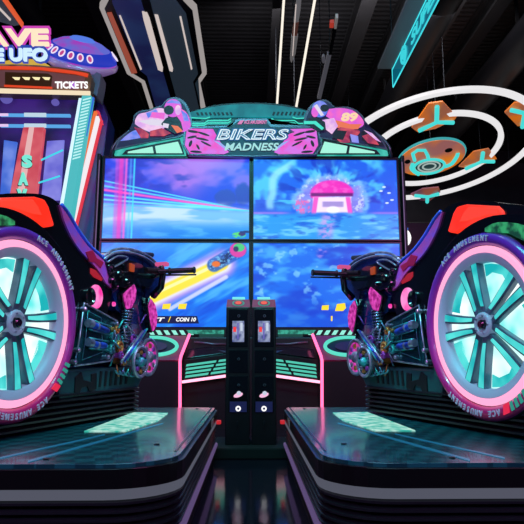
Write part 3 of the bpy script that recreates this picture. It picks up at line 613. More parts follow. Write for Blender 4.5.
for (x0, x1, z0, z1) in ((XL, -GAP, ZB, 1.5-GAP*.9), (GAP, XR, ZB, 1.5-GAP*.9), (XL, -GAP, 1.5+GAP*.9, ZT), (GAP, XR, 1.5+GAP*.9, ZT)):
    nx, nz = 230, 136; gx = np.linspace(x0, x1, nx+1); gz = np.linspace(z0, z1, nz+1); XX, ZZ = np.meshgrid(gx, gz)
    vx, vz = XX.ravel(), ZZ.ravel(); vy = np.full_like(vx, SY+.018)
    i = np.arange(nz)[:, None]*(nx+1)+np.arange(nx)[None, :]; F = np.stack([i, i+1, i+nx+2, i+nx+1], -1).reshape(-1, 4)
    me = bpy.data.meshes.new('display_surface'); me.from_pydata(np.c_[vx, vy, vz].tolist(), [], F.tolist()); me.update()
    ca = me.color_attributes.new('picture', 'FLOAT_COLOR', 'POINT'); px, py = prjv(vx, vy, vz); rgb = picture(px, py)
    ca.data.foreach_set('color', np.c_[rgb, np.ones(len(rgb))].astype('f').ravel()); me.materials.append(SCRM)
    bm = BM(); box(bm, (x0-.014, SY+.02, z0-.012), (x1+.014, SY+.06, z1+.012))
    for a_, b_ in (((x0-.014, SY, z0-.012), (x1+.014, SY+.02, z0)), ((x0-.014, SY, z1), (x1+.014, SY+.02, z1+.012)), ((x0-.014, SY, z0), (x0, SY+.02, z1)), ((x1, SY, z0), (x1+.014, SY+.02, z1))): box(bm, a_, b_)
    sc_ = new_obj('screen', bm, mat('bezel_black', (6, 6, 8), .3), G)
    o = bpy.data.objects.new('display_surface', me); COL.objects.link(o); o.parent = sc_
    if x0 < -1 and z0 < 1:
        for s_, xa, xb, ya, yb, m in (('CREDIT', 128, 165, 317.5, 321.5, WHITE), ('/', 168, 171, 316.5, 322, glow('yellow_text', (250, 220, 40), 1.1)), ('COIN 10', 176, 196, 317.5, 321.5, WHITE)):
            textY('caption', s_, xa, ya, xb, yb, SY+.012, m, sc_, .25, .03, .003)
        card('caption_bar', [(120, 316), (197, 316), (199, 323.5), (120, 323.5)], SY+.0145, .003, mat('navy_bar', (10, 16, 50), .4, em=(8, 20, 70), st=.8), sc_)
        for (xa, xb) in ((162, 171), (178, 187)): card('yellow_icon', [(xa+1, 304), (xb, 303.5), (xb-1.5, 309), (xa, 309)], SY+.012, .003, glow('yellow_text'), sc_)
    if x0 > 0 and z0 < 1:
        for pts in ([(322, 305.5), (329, 305), (328.5, 310), (321.5, 310)], [(337, 304), (345, 303), (346, 308), (343, 311), (335, 311)], [(331, 316), (332.6, 316), (332.4, 321), (331, 321)]): card('yellow_icon', pts, SY+.012, .003, glow('yellow_text'), sc_)
for sx in (-1, 1):
    bm = BM(); box(bm, (sx*1.31-.014, SY-.03, .70), (sx*1.31+.014, SY+.12, ZT+.03)); new_obj('side_rail', bm, DEEP, G, bevel=.004)
    bm = BM(); box(bm, (sx*1.3-.003, SY-.036, ZB), (sx*1.3+.003, SY-.03, ZT-.03)); new_obj('side_light_line', bm, glow('rail_glow', (150, 120, 170), .6), G)
# small red studs on the bezel junction
bm = BM()
for k in range(3): p = aY(165+k*6, 240.8, SY); box(bm, (p.x-.004, SY-.003, p.z-.003), (p.x+.004, SY, p.z+.003))
new_obj('bezel_studs', bm, DEEP, G)

# marquee
MK = card('marquee', smoothpts([(112, 157), (113, 147), (119, 139), (128, 132), (136, 126), (150, 122), (170, 118), (190, 112), (215, 105), (250, 102.5), (288, 105), (312, 112), (335, 116), (352, 119), (366, 127), (376, 133), (385, 142), (390, 157)], 3), SY+.02, .12, mat('marquee_dark_teal', (6, 40, 48), .4, coat=.3), G, .006)
TB = glow('marquee_teal_band', (10, 120, 135), .75, noise=(6, (20, 150, 160)))
card('teal_arc', smoothpts([(184, 114), (215, 106.5), (250, 104), (286, 106.5), (318, 114)], 4)+[(318, 119), (268, 117), (234, 117), (184, 119)], SY+.005, .012, TB, MK)
for k in range(9):
    x = 196+k*4.2; card('dark_slash', [(x, 112.5), (x+2, 112), (x+3.5, 115), (x+1.5, 115.5)], SY, .004, mat('slash_dark', (5, 45, 52), .5), MK)
    x = 272+k*4.2; card('dark_slash', [(x+1.5, 111.5), (x+3.5, 112), (x+2, 115.5), (x, 115)], SY, .004, mat('slash_dark'), MK)
PAN = glow('pale_green_panel', (165, 245, 220), 1.0); TG = glow('teal_green_frame', (35, 175, 160), .85, noise=(9, (80, 215, 195)))
fr = [(184, 130), (191, 126), (233, 125), (238, 118), (266, 118), (271, 125), (312, 126), (319, 130.5), (323, 145), (317, 155), (250, 157), (188, 155.5), (182.5, 145)]
SG = card('sign_frame', fr, SY-.05, .07, mat('sign_grey_frame', (110, 120, 135), .35, .5), MK, .006)
sh_ = [(251+(x-251)*.975, 141+(y-141)*.88) for x, y in fr]
card('sign_face', sh_, SY-.054, .01, mat('sign_face_dark', (10, 40, 60), .4, em=(8, 40, 60), st=.6), SG)
FLM = glow('magenta_flame', (235, 75, 200), 1.0, noise=(12, (215, 110, 230))); DKS = mat('flame_black', (18, 6, 24), .5)
fl = [(186.5, 131), (191, 128.5), (213, 129), (208, 132), (214, 134), (208, 136), (216, 139.5), (212, 141), (222, 145), (229, 152), (224, 154), (190, 153.5), (184.8, 145)]
tong = [ellipse(cx, cy, a, b, 14, q) for cx, cy, a, b, q in ((193, 131.5, 5.5, 1.3, 8), (203.5, 133.8, 6.5, 1.1, 18), (192, 137, 5, 1.2, -12), (202, 139, 7, 1.1, 12), (190.5, 143.5, 1.5, 3.5, 20), (206, 143.6, 6, 1.0, 26), (198, 147, 1.1, 3, -30), (196, 151.7, 6, 1.2, 4))]
for mx in (0, 1):
    f_ = lambda q: [((503-x) if mx else x, y) for x, y in q]
    card('flame_graphic', f_(fl), SY-.058, .004, FLM, SG)
    for t_ in tong: card('flame_gap', f_(t_), SY-.0605, .002, DKS, SG)
    card('flame_streak', f_([(213, 140), (221, 143), (231, 151), (224, 148)]), SY-.0605, .003, glow('lilac_streak', (150, 170, 240), 1), SG)
textY('title_shadow', 'BIKERS', 214.5, 128.2, 291, 140.6, SY-.062, mat('title_outline', (20, 60, 110), .4, em=(30, 90, 150), st=.6), SG, .25, .06, .004)
textY('title_lettering', 'BIKERS', 216.5, 129.2, 289, 139.6, SY-.068, glow('title_white', (225, 240, 245), 1.1), SG, .25, .022, .008)
textY('title_core', 'BIKERS', 218, 130.2, 287.6, 138.6, SY-.0705, glow('title_core_blue', (90, 150, 190), .8), SG, .25, -.018, .006)
textY('title_lettering', 'MADNESS', 224.5, 143, 279, 150.5, SY-.068, glow('title_teal_white', (170, 225, 225), .95), SG, .25, .02, .008)
textY('small_lettering', 'ACE AMUSEMENT', 244, 120.2, 267, 123.8, SY-.06, glow('small_pink_text', (225, 130, 190), .9), SG, .1, .03, .004)
card('small_logo', [(237.5, 124), (240, 120.5), (244, 120), (241.5, 124)], SY-.06, .004, glow('small_pink_text'), SG)
for mx in (0, 1):
    f_ = lambda q: [((502.5-x) if mx else x, y) for x, y in q]
    card('wing_frame', f_([(114, 155), (116, 148), (121, 144), (150, 138), (183, 133), (186, 155)]), SY-.01, .03, TG, MK, .003)
    card('wing_inner', f_([(122, 154.5), (126, 150), (180, 139), (184.5, 154.5)]), SY-.016, .008, mat('wing_inner_dark', (6, 30, 34), .4), MK)
    card('light_panel', f_([(127.5, 153), (128, 151.5), (152.5, 146.5), (153.6, 153)]), SY-.02, .005, PAN, MK, .001)
    card('light_panel', f_([(155, 146), (178, 141.5), (182.5, 153), (156.3, 153)]), SY-.02, .005, PAN, MK, .001)
    for yy in ((120.5, 123.5), (123, 125.5)):
        bm = BM(); q = f_([(183, yy[1]+1), (190, yy[1]), (204, yy[1]), (208, yy[0]), (228, yy[0]), (231, yy[0]-2)]); tube(bm, [aY(x, y, SY-.01) for x, y in q], .0055, 6); new_obj('circuit_line', bm, TEAL, MK, smooth=True)
    bm = BM(); q = f_([(186, 117), (196, 118), (206, 118.5), (210, 117)]); tube(bm, [aY(x, y, SY-.01) for x, y in q], .005, 6); new_obj('circuit_line', bm, TEAL, MK, smooth=True)
    # perimeter rail of the wing
    q = f_([(111, 157), (113, 147), (119, 139), (128, 132), (135, 127.5)]); bm = BM(); tube(bm, [aY(x, y, SY+.0) for x, y in q], .014, 8); new_obj('wing_rail', bm, TRIMM, MK, smooth=True)
# rider reliefs
def layers(name, outline, lay, lab):
    ro = card(name, outline, SY-.03, .06, mat('relief_rim', (105, 110, 125), .35, .4), MK, .004); Yk = SY-.033
    for i, (nm, pts, m) in enumerate(lay): card(nm, pts, Yk-.0022*i, .0035, m, ro)
    return ro
LIL = glow('lilac_paint', (225, 165, 240), .95, noise=(14, (250, 205, 240))); HPK = glow('hot_pink_paint', (245, 100, 200), 1.0, noise=(12, (215, 90, 225))); BLP = glow('blue_paint', (90, 125, 240), .95, noise=(14, (150, 150, 245)))
RDP = glow('coral_paint', (225, 80, 100), .85, noise=(16, (160, 40, 90))); DKP = mat('relief_black', (18, 16, 30), .4, em=(16, 14, 30), st=.5); WHP = glow('relief_white', (235, 225, 245), .9); ORP = glow('relief_orange', (245, 120, 80), .9)
rim_l = smoothpts([(114, 150), (119, 140), (129, 132), (134, 127), (133.5, 117), (139, 111), (149, 109.5), (157, 106.5), (162, 105), (167, 99), (176, 97), (184, 101), (189, 109), (191.5, 119), (192, 130)], 3)+[(180, 137), (150, 142), (122, 148)]
layers('rider_relief', rim_l, [
    ('relief_ground', [(x+(155-x)*.06, y+(124-y)*.09) for x, y in rim_l], mat('relief_navy', (24, 24, 60), .4, em=(30, 26, 70), st=.5)),
    ('front_fender', smoothpts([(120, 141), (128, 134), (136, 130), (143, 132)], 3)+[(140, 138), (128, 140)], BLP), ('fork', [(134, 127), (143, 129), (149, 134), (148, 138), (141, 138), (139, 132)], RDP),
    ('fairing', smoothpts([(135, 120), (139, 114), (148, 112), (158, 108), (166, 110), (168, 118), (166, 126), (158, 132), (150, 132), (141, 128), (135, 124)], 3), LIL),
    ('fairing_stripe', [(138, 121), (152, 119), (167, 121), (163, 126), (150, 125)], WHP), ('fairing_blue', [(146, 113), (156, 109), (158, 112), (148, 118)], BLP), ('fairing_pink', [(152, 112), (165, 113), (164, 119), (150, 117)], HPK), ('belly', [(150, 131), (162, 128), (171, 133), (164, 136), (150, 136)], RDP),
    ('rider_body', smoothpts([(178, 107), (186, 112), (190, 120), (190, 128), (182, 132), (174, 126), (172, 117)], 3), HPK), ('rider_shoulder', [(181, 110), (187, 114), (189, 121), (184, 121)], BLP), ('rider_arm', [(166, 118), (176, 115), (181, 122), (183, 130), (175, 134), (168, 130), (161, 124)], DKP), ('glove', [(171, 125), (178, 126), (183, 131), (177, 133)], ORP), ('glove', [(163, 123), (169, 124), (168, 128), (163, 127)], WHP),
    ('helmet', ellipse(173, 108, 8.6, 9), HPK), ('helmet_stripe', [(166, 103), (171, 100), (179, 101), (181, 104), (172, 103)], BLP), ('helmet_side', ellipse(178, 110, 3, 5), LIL), ('visor', ellipse(168.8, 110, 5, 4.6), DKP)], '')
rim_r = smoothpts([(303, 133), (304, 118), (309, 107), (317, 101), (325, 99.5), (331, 103), (335, 107), (347, 106.5), (357, 110.5), (364, 117.5), (366.5, 126), (375, 132), (383, 140), (388, 150)], 3)+[(380, 148), (350, 143), (318, 138)]
rr = layers('rider_relief', rim_r, [
    ('relief_ground', [(x+(342-x)*.06, y+(125-y)*.09) for x, y in rim_r], mat('relief_navy')),
    ('rear_tyre', smoothpts([(361, 132), (368, 130), (378, 137), (384, 146)], 3)+[(370, 146), (362, 140)], DKP), ('rim_sweep', [(362, 136), (368, 134), (376, 140), (379, 145), (368, 143)], RDP), ('tail_glow', [(364, 130), (372, 133), (381, 142), (376, 140)], LIL),
    ('rider_back', smoothpts([(329, 109), (340, 108), (352, 110), (361, 117), (364, 124), (358, 128), (346, 126), (336, 122), (326, 116)], 3), HPK), ('jacket_orange', [(336, 120), (350, 124), (362, 124), (358, 129), (346, 129), (334, 127)], ORP), ('rider_leg', smoothpts([(340, 127), (352, 129), (360, 131), (356, 136), (346, 136), (350, 142), (340, 142), (334, 134)], 3), RDP), ('seat', [(336, 130), (347, 131), (343, 140), (332, 138)], DKP), ('rim_blue', [(350, 134), (358, 136), (359, 143), (352, 142)], BLP),
    ('tank', [(322, 120), (334, 118), (338, 126), (332, 134), (324, 128)], LIL), ('gloves', [(308, 118), (317, 117), (325, 122), (326, 130), (318, 132), (310, 127)], DKP), ('circuit', [(304, 121), (316, 121), (324, 128), (322, 130), (314, 124), (304, 124)], TEAL),
    ('helmet', ellipse(320, 109, 8, 8.2), BLP), ('helmet_side', ellipse(315, 112, 3.6, 5), HPK), ('helmet_white', [(314, 106), (317, 104), (324, 115), (321, 116)], WHP), ('visor', ellipse(324.5, 108, 4.2, 3.6), DKP)], '')
textY('racing_number', '89', 341, 112.6, 358, 121.5, SY-.075, glow('number_cream', (250, 215, 170), 1.0), rr, .15, .05, .004)

# console under the screens
CY = 4.45
DKC = mat('console_black', (19, 13, 16), .45, noise=(8, (24, 16, 20)))
CON = card('console', [(188, 337), (314, 337), (321, 360), (321, 460), (181, 460), (181, 360)], CY+.05, .35, DKC, G, .01)
bm = BM(); a, b = aY(108, 335.5, CY+.25), aY(394, 328.5, CY+.25); box(bm, (a.x, CY+.25, a.z), (b.x, CY+.42, b.z)); new_obj('upper_ledge', bm, DKC, CON)
HZ = glow('hazard_teal', (150, 240, 220), 1.0)
for mx in (0, 1):
    f_ = lambda q: [((502-x) if mx else x, y) for x, y in q]
    for k in range(7):
        x = 140+k*7.8; card('hazard_stripe', f_([(x, 330.3), (x+4.2, 330.3), (x+7, 334.8), (x+2.8, 334.8)]), CY+.24, .008, HZ, CON)
    card('green_trim', f_([(186, 330), (224, 330), (224, 334), (190, 334)]), CY+.235, .008, glow('green_trim_light', (25, 120, 100), .7, noise=(40, (70, 200, 170))), CON)
    card('green_pad', f_([(199, 334), (224, 334), (224, 340), (205, 340), (199, 337)]), CY+.1, .02, glow('green_pad_light', (15, 85, 72), .6), CON, .003)
    # raised hood above the louvres
    bm = BM(); q = f_([(190, 339), (226, 341), (226, 353), (187, 358)]); A = [aY(x, y, CY+(.12 if y < 345 else -.01)) for x, y in q]; B_ = [p+Vector((0, .12, -.02)) for p in A]; loft(bm, A, B_)
    new_obj('glossy_hood', bm, mat('hood_gloss', (40, 30, 44), .2, coat=.8), CON, bevel=.004)
    bm = BM(); tube(bm, [aY(x, y, CY+.04) for x, y in f_([(194, 342), (206, 343), (212, 344), (226, 344)])], .008, 8); new_obj('hood_rail', bm, mat('rail_mauve', (120, 105, 125), .3, .5), CON, smooth=True)
    card('louvre_plate', f_([(183, 360), (227, 354), (227, 378), (182, 384)]), CY-.0, .06, mat('louvre_black', (9, 12, 14), .35), CON, .004)
    LV = glow('louvre_teal', (85, 215, 190), .85)
    for k in range(4):
        y0 = 364.2+k*3.75
        for (xa, xb) in ((186.5-k*.3, 216.5-k*2.6), (219-k*2.6, 229)):
            ya, yb = y0-(xa-187)*.135, y0-(xb-187)*.135
            bm = BM(); prism(bm, pY(f_([(xa, ya), (xb, yb), (xb-.8, yb+2.3), (xa-.8, ya+2.3)]), CY-.012), (0, .012, 0)); new_obj('louvre', bm, LV, CON, bevel=.002)
    # pink neon
    bm = BM(); tube(bm, [aY(x, y, Y_) for (x, y), Y_ in zip(f_([(189.5, 334.5), (181, 356), (180, 361), (180, 440)]), (4.47, 4.33, 4.30, 4.30))], .0115, 8); new_obj('pink_neon_tube', bm, PINK, CON, smooth=True)
    bm = BM(); tube(bm, [aY(x, y, CY-.04) for x, y in f_([(182, 382), (229, 375.5)])], .010, 8); new_obj('pink_neon_tube', bm, glow('pale_pink_light', (255, 160, 190), 2.2), CON, smooth=True)
    # wing with round speaker ring on its sloped top
    lo = [aY(x, y, 4.32) for x, y in f_([(181, 360), (110, 360)])]; hi = [aY(x, y, 4.62) for x, y in f_([(187, 335.5), (110, 335.5)])]
    SL = mat('wing_slope_pink_tint', (165, 30, 85), .35, coat=.3)  # red base colour stands in for pink reflected on the slope
    bm = BM(); A = [lo[0], lo[1], hi[1], hi[0]]; loft(bm, A, [p+Vector((0, .03, -.03)) for p in A]); sl = new_obj('sloped_wing', bm, SL, CON, bevel=.003)
    bm = BM(); A = [Vector((p.x, p.y+.01, p.z-.004)) for p in lo]; loft(bm, [Vector((A[0].x, A[0].y, 0)), Vector((A[1].x, A[1].y, 0)), A[1], A[0]], [Vector((A[0].x, A[0].y+.3, 0)), Vector((A[1].x, A[1].y+.3, 0)), A[1]+Vector((0, .3, 0)), A[0]+Vector((0, .3, 0))]); new_obj('wing_front', bm, DKC, CON)
    n_ = (lo[1]-lo[0]).cross(hi[0]-lo[0]); n_.normalize(); n_ = n_ if n_.y < 0 else -n_
    def onw(px, py, off): return aPlane(px, py, lo[0], n_)+n_*off
    ring = lambda rx, ry, off: [onw(x, y, off) for x, y in [((502-a) if mx else a, b) for a, b in ellipse(154, 347.5, rx, ry, 40)]]
    bm = BM(); prism(bm, ring(21, 7.8, .004), n_*.003); new_obj('speaker_well', bm, mat('well_dark', (10, 18, 22), .3), sl)
    bm = BM(); tube(bm, ring(23, 8.8, .012), .014, 8, closed=True); new_obj('teal_speaker_ring', bm, glow('ring_teal', (95, 230, 205), .95), sl, smooth=True)
    bm = BM(); prism(bm, ring(13, 4.6, .008), n_*.004); new_obj('speaker_cone', bm, mat('cone_wine', (70, 20, 45), .3, coat=.4), sl)

# ------------------------------------------------------------ prize game at left with a saucer on top
U = thing('prize_game_cabinet', 'tall white and teal lit prize game cabinet with a purple saucer on top', 'arcade game')
UY = 5.2
def up_(name, pts, m, d=0, th=.03, par=None, bev=0): return card(name, pts, UY+d, th, m, par or U, bev)
SHELL = mat('pearl_shell', (150, 160, 200), .3, coat=.4)
bm = BM(); A = pY([(-60, 66), (90, 66), (93, 90), (62, 215), (50, 330), (-60, 330)], UY+.14); Bk = [p+Vector((-.02, .6, -.02)) for p in A]; loft(bm, A, Bk); new_obj('cabinet_body', bm, mat('cabinet_violet', (50, 30, 95), .35, coat=.4), U, bevel=.01)
bm = BM(); A = pY([(93, 85), (99, 95), (108, 118), (106, 135), (98, 200), (92, 250), (54, 250), (64, 205)], UY+.35)
prism(bm, A, (0, .3, 0)); new_obj('side_wing', bm, mat('wing_purple', (90, 45, 160), .3, coat=.5, noise=(3, (30, 90, 170))), U, bevel=.01)
up_('back_glow_panel', [(-60, 92), (88, 92), (64, 212), (-60, 212)], glow('deep_blue_interior', (14, 12, 70), .8, noise=(3, (60, 30, 130))), .12, .02)
# marquee box with ticket counter
mb = up_('ticket_marquee', smoothpts([(-60, 66), (0, 64), (40, 65), (75, 69), (90, 72)], 2)+[(92, 78), (90, 92), (-60, 89)], mat('brass_cream', (150, 110, 80), .35, .4), -.06, .2, None, .008)
up_('orange_rim', smoothpts([(-60, 67.5), (0, 66), (40, 67), (75, 71), (88, 73.5)], 2)+[(87, 76.5), (75, 73.5), (40, 69.5), (0, 68.5), (-60, 70)], glow('orange_rim_light', (235, 70, 30), .9), -.075, .015, mb)
up_('pale_rail', [(-60, 86.5), (90, 91), (90, 94.5), (-60, 91)], glow('cream_rail_light', (245, 225, 190), 1), -.08, .02, mb)
up_('marquee_glass', [(-60, 71), (0, 70), (40, 71), (84, 76.5), (86, 88), (-60, 85)], mat('mauve_panel', (110, 70, 75), .3, em=(120, 75, 70), st=.45), -.07, .01, mb)
dsp = up_('counter_display', [(5, 72), (48, 73.5), (52, 76), (51, 87.5), (5, 85.5)], mat('counter_brown', (50, 28, 14), .3, em=(60, 36, 16), st=.5), -.08, .01, mb)
for k in range(4):
    x = 12+k*10; up_('counter_digit', [(x, 77), (x+8, 77.3), (x+7, 79.8), (x+3, 79.6)], glow('digit_cream', (250, 235, 180), 1.1), -.085, .005, dsp)
    
up_('counter_rim', [(4, 84.7), (52, 86.8), (52, 88.5), (4, 86.3)], glow('orange_rim_light'), -.09, .01, dsp)
textY('ticket_lettering', 'TICKETS', 55, 81.5, 88, 88.5, UY-.082, WHITE, mb, 0, .03, .006)
up_('ticket_accent', [(70, 81.4), (76, 82), (75.5, 88.3), (69.5, 88)], glow('violet_accent', (190, 110, 230), .8), -.079, .003, mb)
# title letters
CR = glow('cream_title', (250, 228, 195), 1.05); MGT = glow('title_magenta_edge', (215, 70, 190), .9); WHB = glow('title_icewhite', (205, 235, 255), 1.05); BLT = glow('title_blue_edge', (40, 70, 180), .9)
textY('title_shadow', 'SAVE', -37, 27, 51, 48.5, UY-.02, MGT, U, .0, .075, .05)
textY('title_lettering', 'SAVE', -35, 29, 49, 46, UY-.08, CR, U, 0, .03, .03)
textY('title_shadow', 'THE UFO', -34, 46, 49.5, 63.5, UY-.05, BLT, U, 0, .08, .05)
textY('title_lettering', 'THE UFO', -32, 48.5, 47.5, 61, UY-.11, WHB, U, 0, .03, .03)
card('title_flash', [(0, 62), (20, 58), (28, 62), (40, 60), (50, 66), (0, 66)], UY-.04, .04, glow('yellow_flash', (225, 185, 60), .8), U)
# saucer on top
sc0 = aY(81, 54, UY+.2); SA = bpy.data.objects.new('saucer', None)
ax = (aY(115, 66, UY+.2)-aY(48, 46, UY+.2)); hl = ax.length/2; ax.normalize(); upv = Vector((0, -.72, 1)); upv = (upv-ax*upv.dot(ax)).normalized(); dv = ax.cross(upv)
def disc_solid(bm, c, prof, n=40):
    rings = [[bm.verts.new(c+(ax*math.cos(t)+dv*math.sin(t))*r+upv*h) for t in [2*math.pi*k/n for k in range(n)]] for r, h in prof]
    for i in range(len(rings)-1):
        for k in range(n): bm.faces.new((rings[i][k], rings[i][(k+1) % n], rings[i+1][(k+1) % n], rings[i+1][k]))
    bm.faces.new(rings[0]); bm.faces.new(rings[-1])
k_ = hl/.31
bm = BM(); disc_solid(bm, sc0, [(.10*k_, .125*k_), (.18*k_, .10*k_), (.24*k_, .065*k_), (.285*k_, .02*k_), (.31*k_, -.03*k_), (.30*k_, -.06*k_), (.24*k_, -.09*k_), (.15*k_, -.12*k_)])
SAU = new_obj('saucer', bm, glow('saucer_magenta', (190, 60, 205), .75, noise=(5, (110, 120, 235))), U, smooth=True)
bm = BM(); disc_solid(bm, sc0-upv*.03*k_, [(.305*k_, .0), (.325*k_, -.02*k_), (.32*k_, -.05*k_), (.24*k_, -.10*k_), (.1*k_, -.13*k_)]); new_obj('saucer_rim', bm, mat('pearl_rim', (190, 180, 220), .25, .2, coat=.6, em=(150, 120, 190), st=.35), SAU, smooth=True)
bm = BM(); disc_solid(bm, sc0, [(.247*k_, .065*k_), (.292*k_, .018*k_), (.302*k_, .0), (.31*k_, -.022*k_)]); new_obj('blue_band', bm, glow('band_blue', (40, 60, 200), .85), SAU, smooth=True)
for k in range(10):
    t = R(-160+k*15.5); c = sc0+(ax*math.cos(t)+dv*math.sin(t))*.283*k_+upv*.027*k_
    nn = ((ax*math.cos(t)+dv*math.sin(t))*.7+upv*.7).normalized()
    if nn.y > 0: t = -t; c = sc0+(ax*math.cos(t)+dv*math.sin(t))*.283*k_+upv*.027*k_; nn = ((ax*math.cos(t)+dv*math.sin(t))*.7+upv*.7).normalized()
    e1 = nn.cross(upv).normalized(); e2 = nn.cross(e1)
    bm = BM(); tube(bm, [c+(e1*math.cos(a)*.022+e2*math.sin(a)*.034)*k_+nn*.008 for a in np.linspace(0, 2*math.pi, 15)[:-1]], .006*k_, 6, closed=True); o_ = new_obj('saucer_window', bm, glow('window_white', (240, 225, 250), 1), SAU, smooth=True)
    bm = BM(); prism(bm, [c+(e1*math.cos(a)*.018+e2*math.sin(a)*.030)*k_+nn*.002 for a in np.linspace(0, 2*math.pi, 15)[:-1]], nn*.004); new_obj('window_glass', bm, glow('window_pink', (210, 70, 150), .8), o_)
bm = BM(); disc_solid(bm, sc0, [(.03, .145*k_), (.09*k_, .135*k_), (.12*k_, .115*k_), (.10*k_, .10*k_)], 24); new_obj('saucer_cap', bm, glow('cap_blue', (90, 130, 240), .9), SAU, smooth=True)
bm = BM(); tube(bm, [aY(50, 62, UY+.1), aY(66, 60, UY+.15), aY(78, 64, UY+.2)], [.05, .07, .06], 12); new_obj('saucer_mount', bm, SHELL, U, smooth=True)
up_('right_post', [(92, 70), (101, 74), (100, 82), (97, 96), (91, 92)], mat('pale_post', (130, 140, 165), .35), .05, .2)
# side light strips
def strip(name, p0, p1, wd, m, d, th=.03, cap=0): (x0, y0), (x1, y1) = p0, p1; return up_(name, [(x0-wd/2, y0), (x0+wd/2, y0+cap), (x1+wd/2, y1), (x1-wd/2, y1)], m, d, th)
ts = strip('teal_light_pillar', (86.5, 95.5), (62, 240), 9, glow('pillar_teal', (80, 200, 205), .85), -.05, .12)
for k in range(20):
    y = 98+k*3.1; x = 87.5-(y-95.5)*.175; up_('light_rib', [(x-4.2, y+1.3), (x+3.6, y-.8), (x+3.4, y+.3), (x-4.4, y+2.6)], glow('rib_white', (190, 245, 245), 1), -.056, .01, ts)
strip('white_edge_light', (80, 98), (59.5, 213), 2.5, glow('edge_ice', (210, 240, 255), 1.1), -.06)
strip('blue_edge_strip', (92.5, 97), (64, 240), 2.5, glow('edge_blue', (50, 110, 220), .9), .0)
strip('orange_edge_strip', (95.5, 111), (61, 250), 3.5, glow('edge_orange', (240, 110, 50), 1), .2)
strip('white_strip', (98, 116), (65.5, 250), 4.4, glow('edge_white', (245, 235, 240), 1), .2)
strip('red_edge_strip', (101.3, 120), (70, 250), 2.4, glow('edge_red', (225, 50, 70), 1), .2)
up_('strip_cap', [(96, 110), (99, 111), (103, 124), (101.5, 124), (98, 114)], glow('edge_red'), .19)
# inside: launch tower with letters, light bars, side screens
tw = up_('launch_tower', [(23, 127), (44, 127), (34, 212), (6, 212)], glow('tower_red', (205, 50, 75), .85, noise=(4, (235, 110, 120))), .0, .06, None, .006)
up_('tower_stripe', [(29, 127), (34, 127), (21, 212), (14, 212)], glow('tower_pale', (240, 190, 190), .9), -.006, .006, tw)
for ch, x0, y0, x1, y1 in (('S', 22, 155, 32, 167.5), ('A', 18.5, 172.5, 28, 185), ('V', 17, 189, 27, 202)):
    textY('tower_letter_shadow', ch, x0-.8, y0+.6, x1+.2, y1+1, UY-.015, mat('letter_navy', (20, 20, 60), .4), tw, 0, .10, .02); textY('tower_letter', ch, x0, y0, x1, y1, UY-.04, glow('letter_teal', (120, 235, 215), 1), tw, 0, .06, .02)
for y in (113.3, 124):
    lb_ = up_('light_bar', [(0, y), (70, y+.7), (70, y+3), (0, y+2.3)], glow('bar_blue', (90, 170, 235), .95), .02); up_('bar_centre', [(24, y-.6), (46, y-.4), (46, y+3.4), (24, y+3)], glow('bar_pale', (190, 215, 230), 1), .012, .01, lb_)
    up_('bar_end', [(-20, y), (8, y), (8, y+2.4), (-20, y+2.4)], glow('bar_lilac', (230, 200, 240), 1), .012, .01, lb_)
up_('side_screen', [(47, 141), (64, 140), (60, 200), (41, 200)], glow('side_screen_lilac', (110, 110, 225), .85, noise=(5, (150, 150, 245))), .06, .02)
up_('side_screen', [(4, 140), (17, 142), (9, 195), (0, 195)], glow('side_screen_blue', (60, 110, 225), .85, noise=(5, (120, 150, 245))), .06, .02)
for a, b in (((37, 162), (63, 150)), ((35, 184), (60, 176)), ((34, 182), (40, 150))):
    bm = BM(); tube(bm, [aY(*a, UY+.03), aY(*b, UY+.03)], .009, 8); new_obj('cyan_tube', bm, CYAN, U, smooth=True)
for (x, y, r) in ((55, 102, 3.2), (6, 98, 5)): up_('round_lamp', ellipse(x, y, r*1.2, r), glow('round_lilac', (120, 110, 215), .6), .1, .02)

# ------------------------------------------------------------ hanging ceiling fixtures
HZT = 3.4
def flat(name, pts, z, th, m, par=None, bev=0):
    bm = BM(); prism(bm, [aZ(x, y, z) for x, y in pts], (0, 0, th)); return new_obj(name, bm, m, par, bevel=bev)
def wires(par, pts, z):
    for x, y in pts:
        p = aZ(x, y, z); bm = BM(); tube(bm, [p, (p.x, p.y, 4.99)], .004, 6); new_obj('suspension_wire', bm, DEEP, par)
HP = thing('hanging_ceiling_panel', 'large hexagonal blue-grey ceiling panel with pale glowing border, above the left screens', 'ceiling light')
outl = [(99, -70), (99.4, 8), (127, 74), (141.5, 83), (152, 116), (207, 118), (199.5, 84), (206.6, 74), (196.7, 10), (178, -20), (160, -70)]
outl[0] = (60, -50); 
outl = [(112, -24), (104, 0), (99.4, 8), (127, 74), (141.5, 83), (152, 116), (207, 118), (199.5, 84), (206.6, 74), (196.7, 10), (187, 0), (166, -24)]
BRD = glow('pale_border_light', (178, 170, 168), .75)
flat('border_light', outl, HZT, .05, BRD, HP)
ins = [(115, -22), (108.5, 1), (104.5, 9), (130.5, 72), (145, 81), (156, 116), (203, 118), (195, 83.5), (202, 73), (192.5, 11), (184, 2), (164, -22)]
flat('dark_border', ins, HZT-.006, .01, mat('panel_black', (10, 10, 14), .4), HP)
flat('left_panel', [(120, -20), (112, 2), (117, 14), (140.5, 71), (147, 76), (158, 116), (176, 117), (142, 0), (136, -20)], HZT-.012, .01, mat('panel_blue', (52, 60, 118), .5, em=(26, 32, 74), st=.6, noise=(3, (32, 50, 92))), HP)
flat('right_panel', [(143, -20), (150, 0), (179, 117), (201, 118), (193, 82), (198, 74), (186, 14), (178, 3), (160, -20)], HZT-.012, .01, mat('panel_slate', (70, 84, 96), .5, em=(38, 50, 60), st=.6), HP)
flat('orange_light', [(107, 13.5), (111.5, 13), (137, 73), (131.5, 74)], HZT-.018, .01, glow('panel_orange', (165, 80, 62), .8), HP)
PL = glow('panel_cream_light', (215, 200, 195), .9)
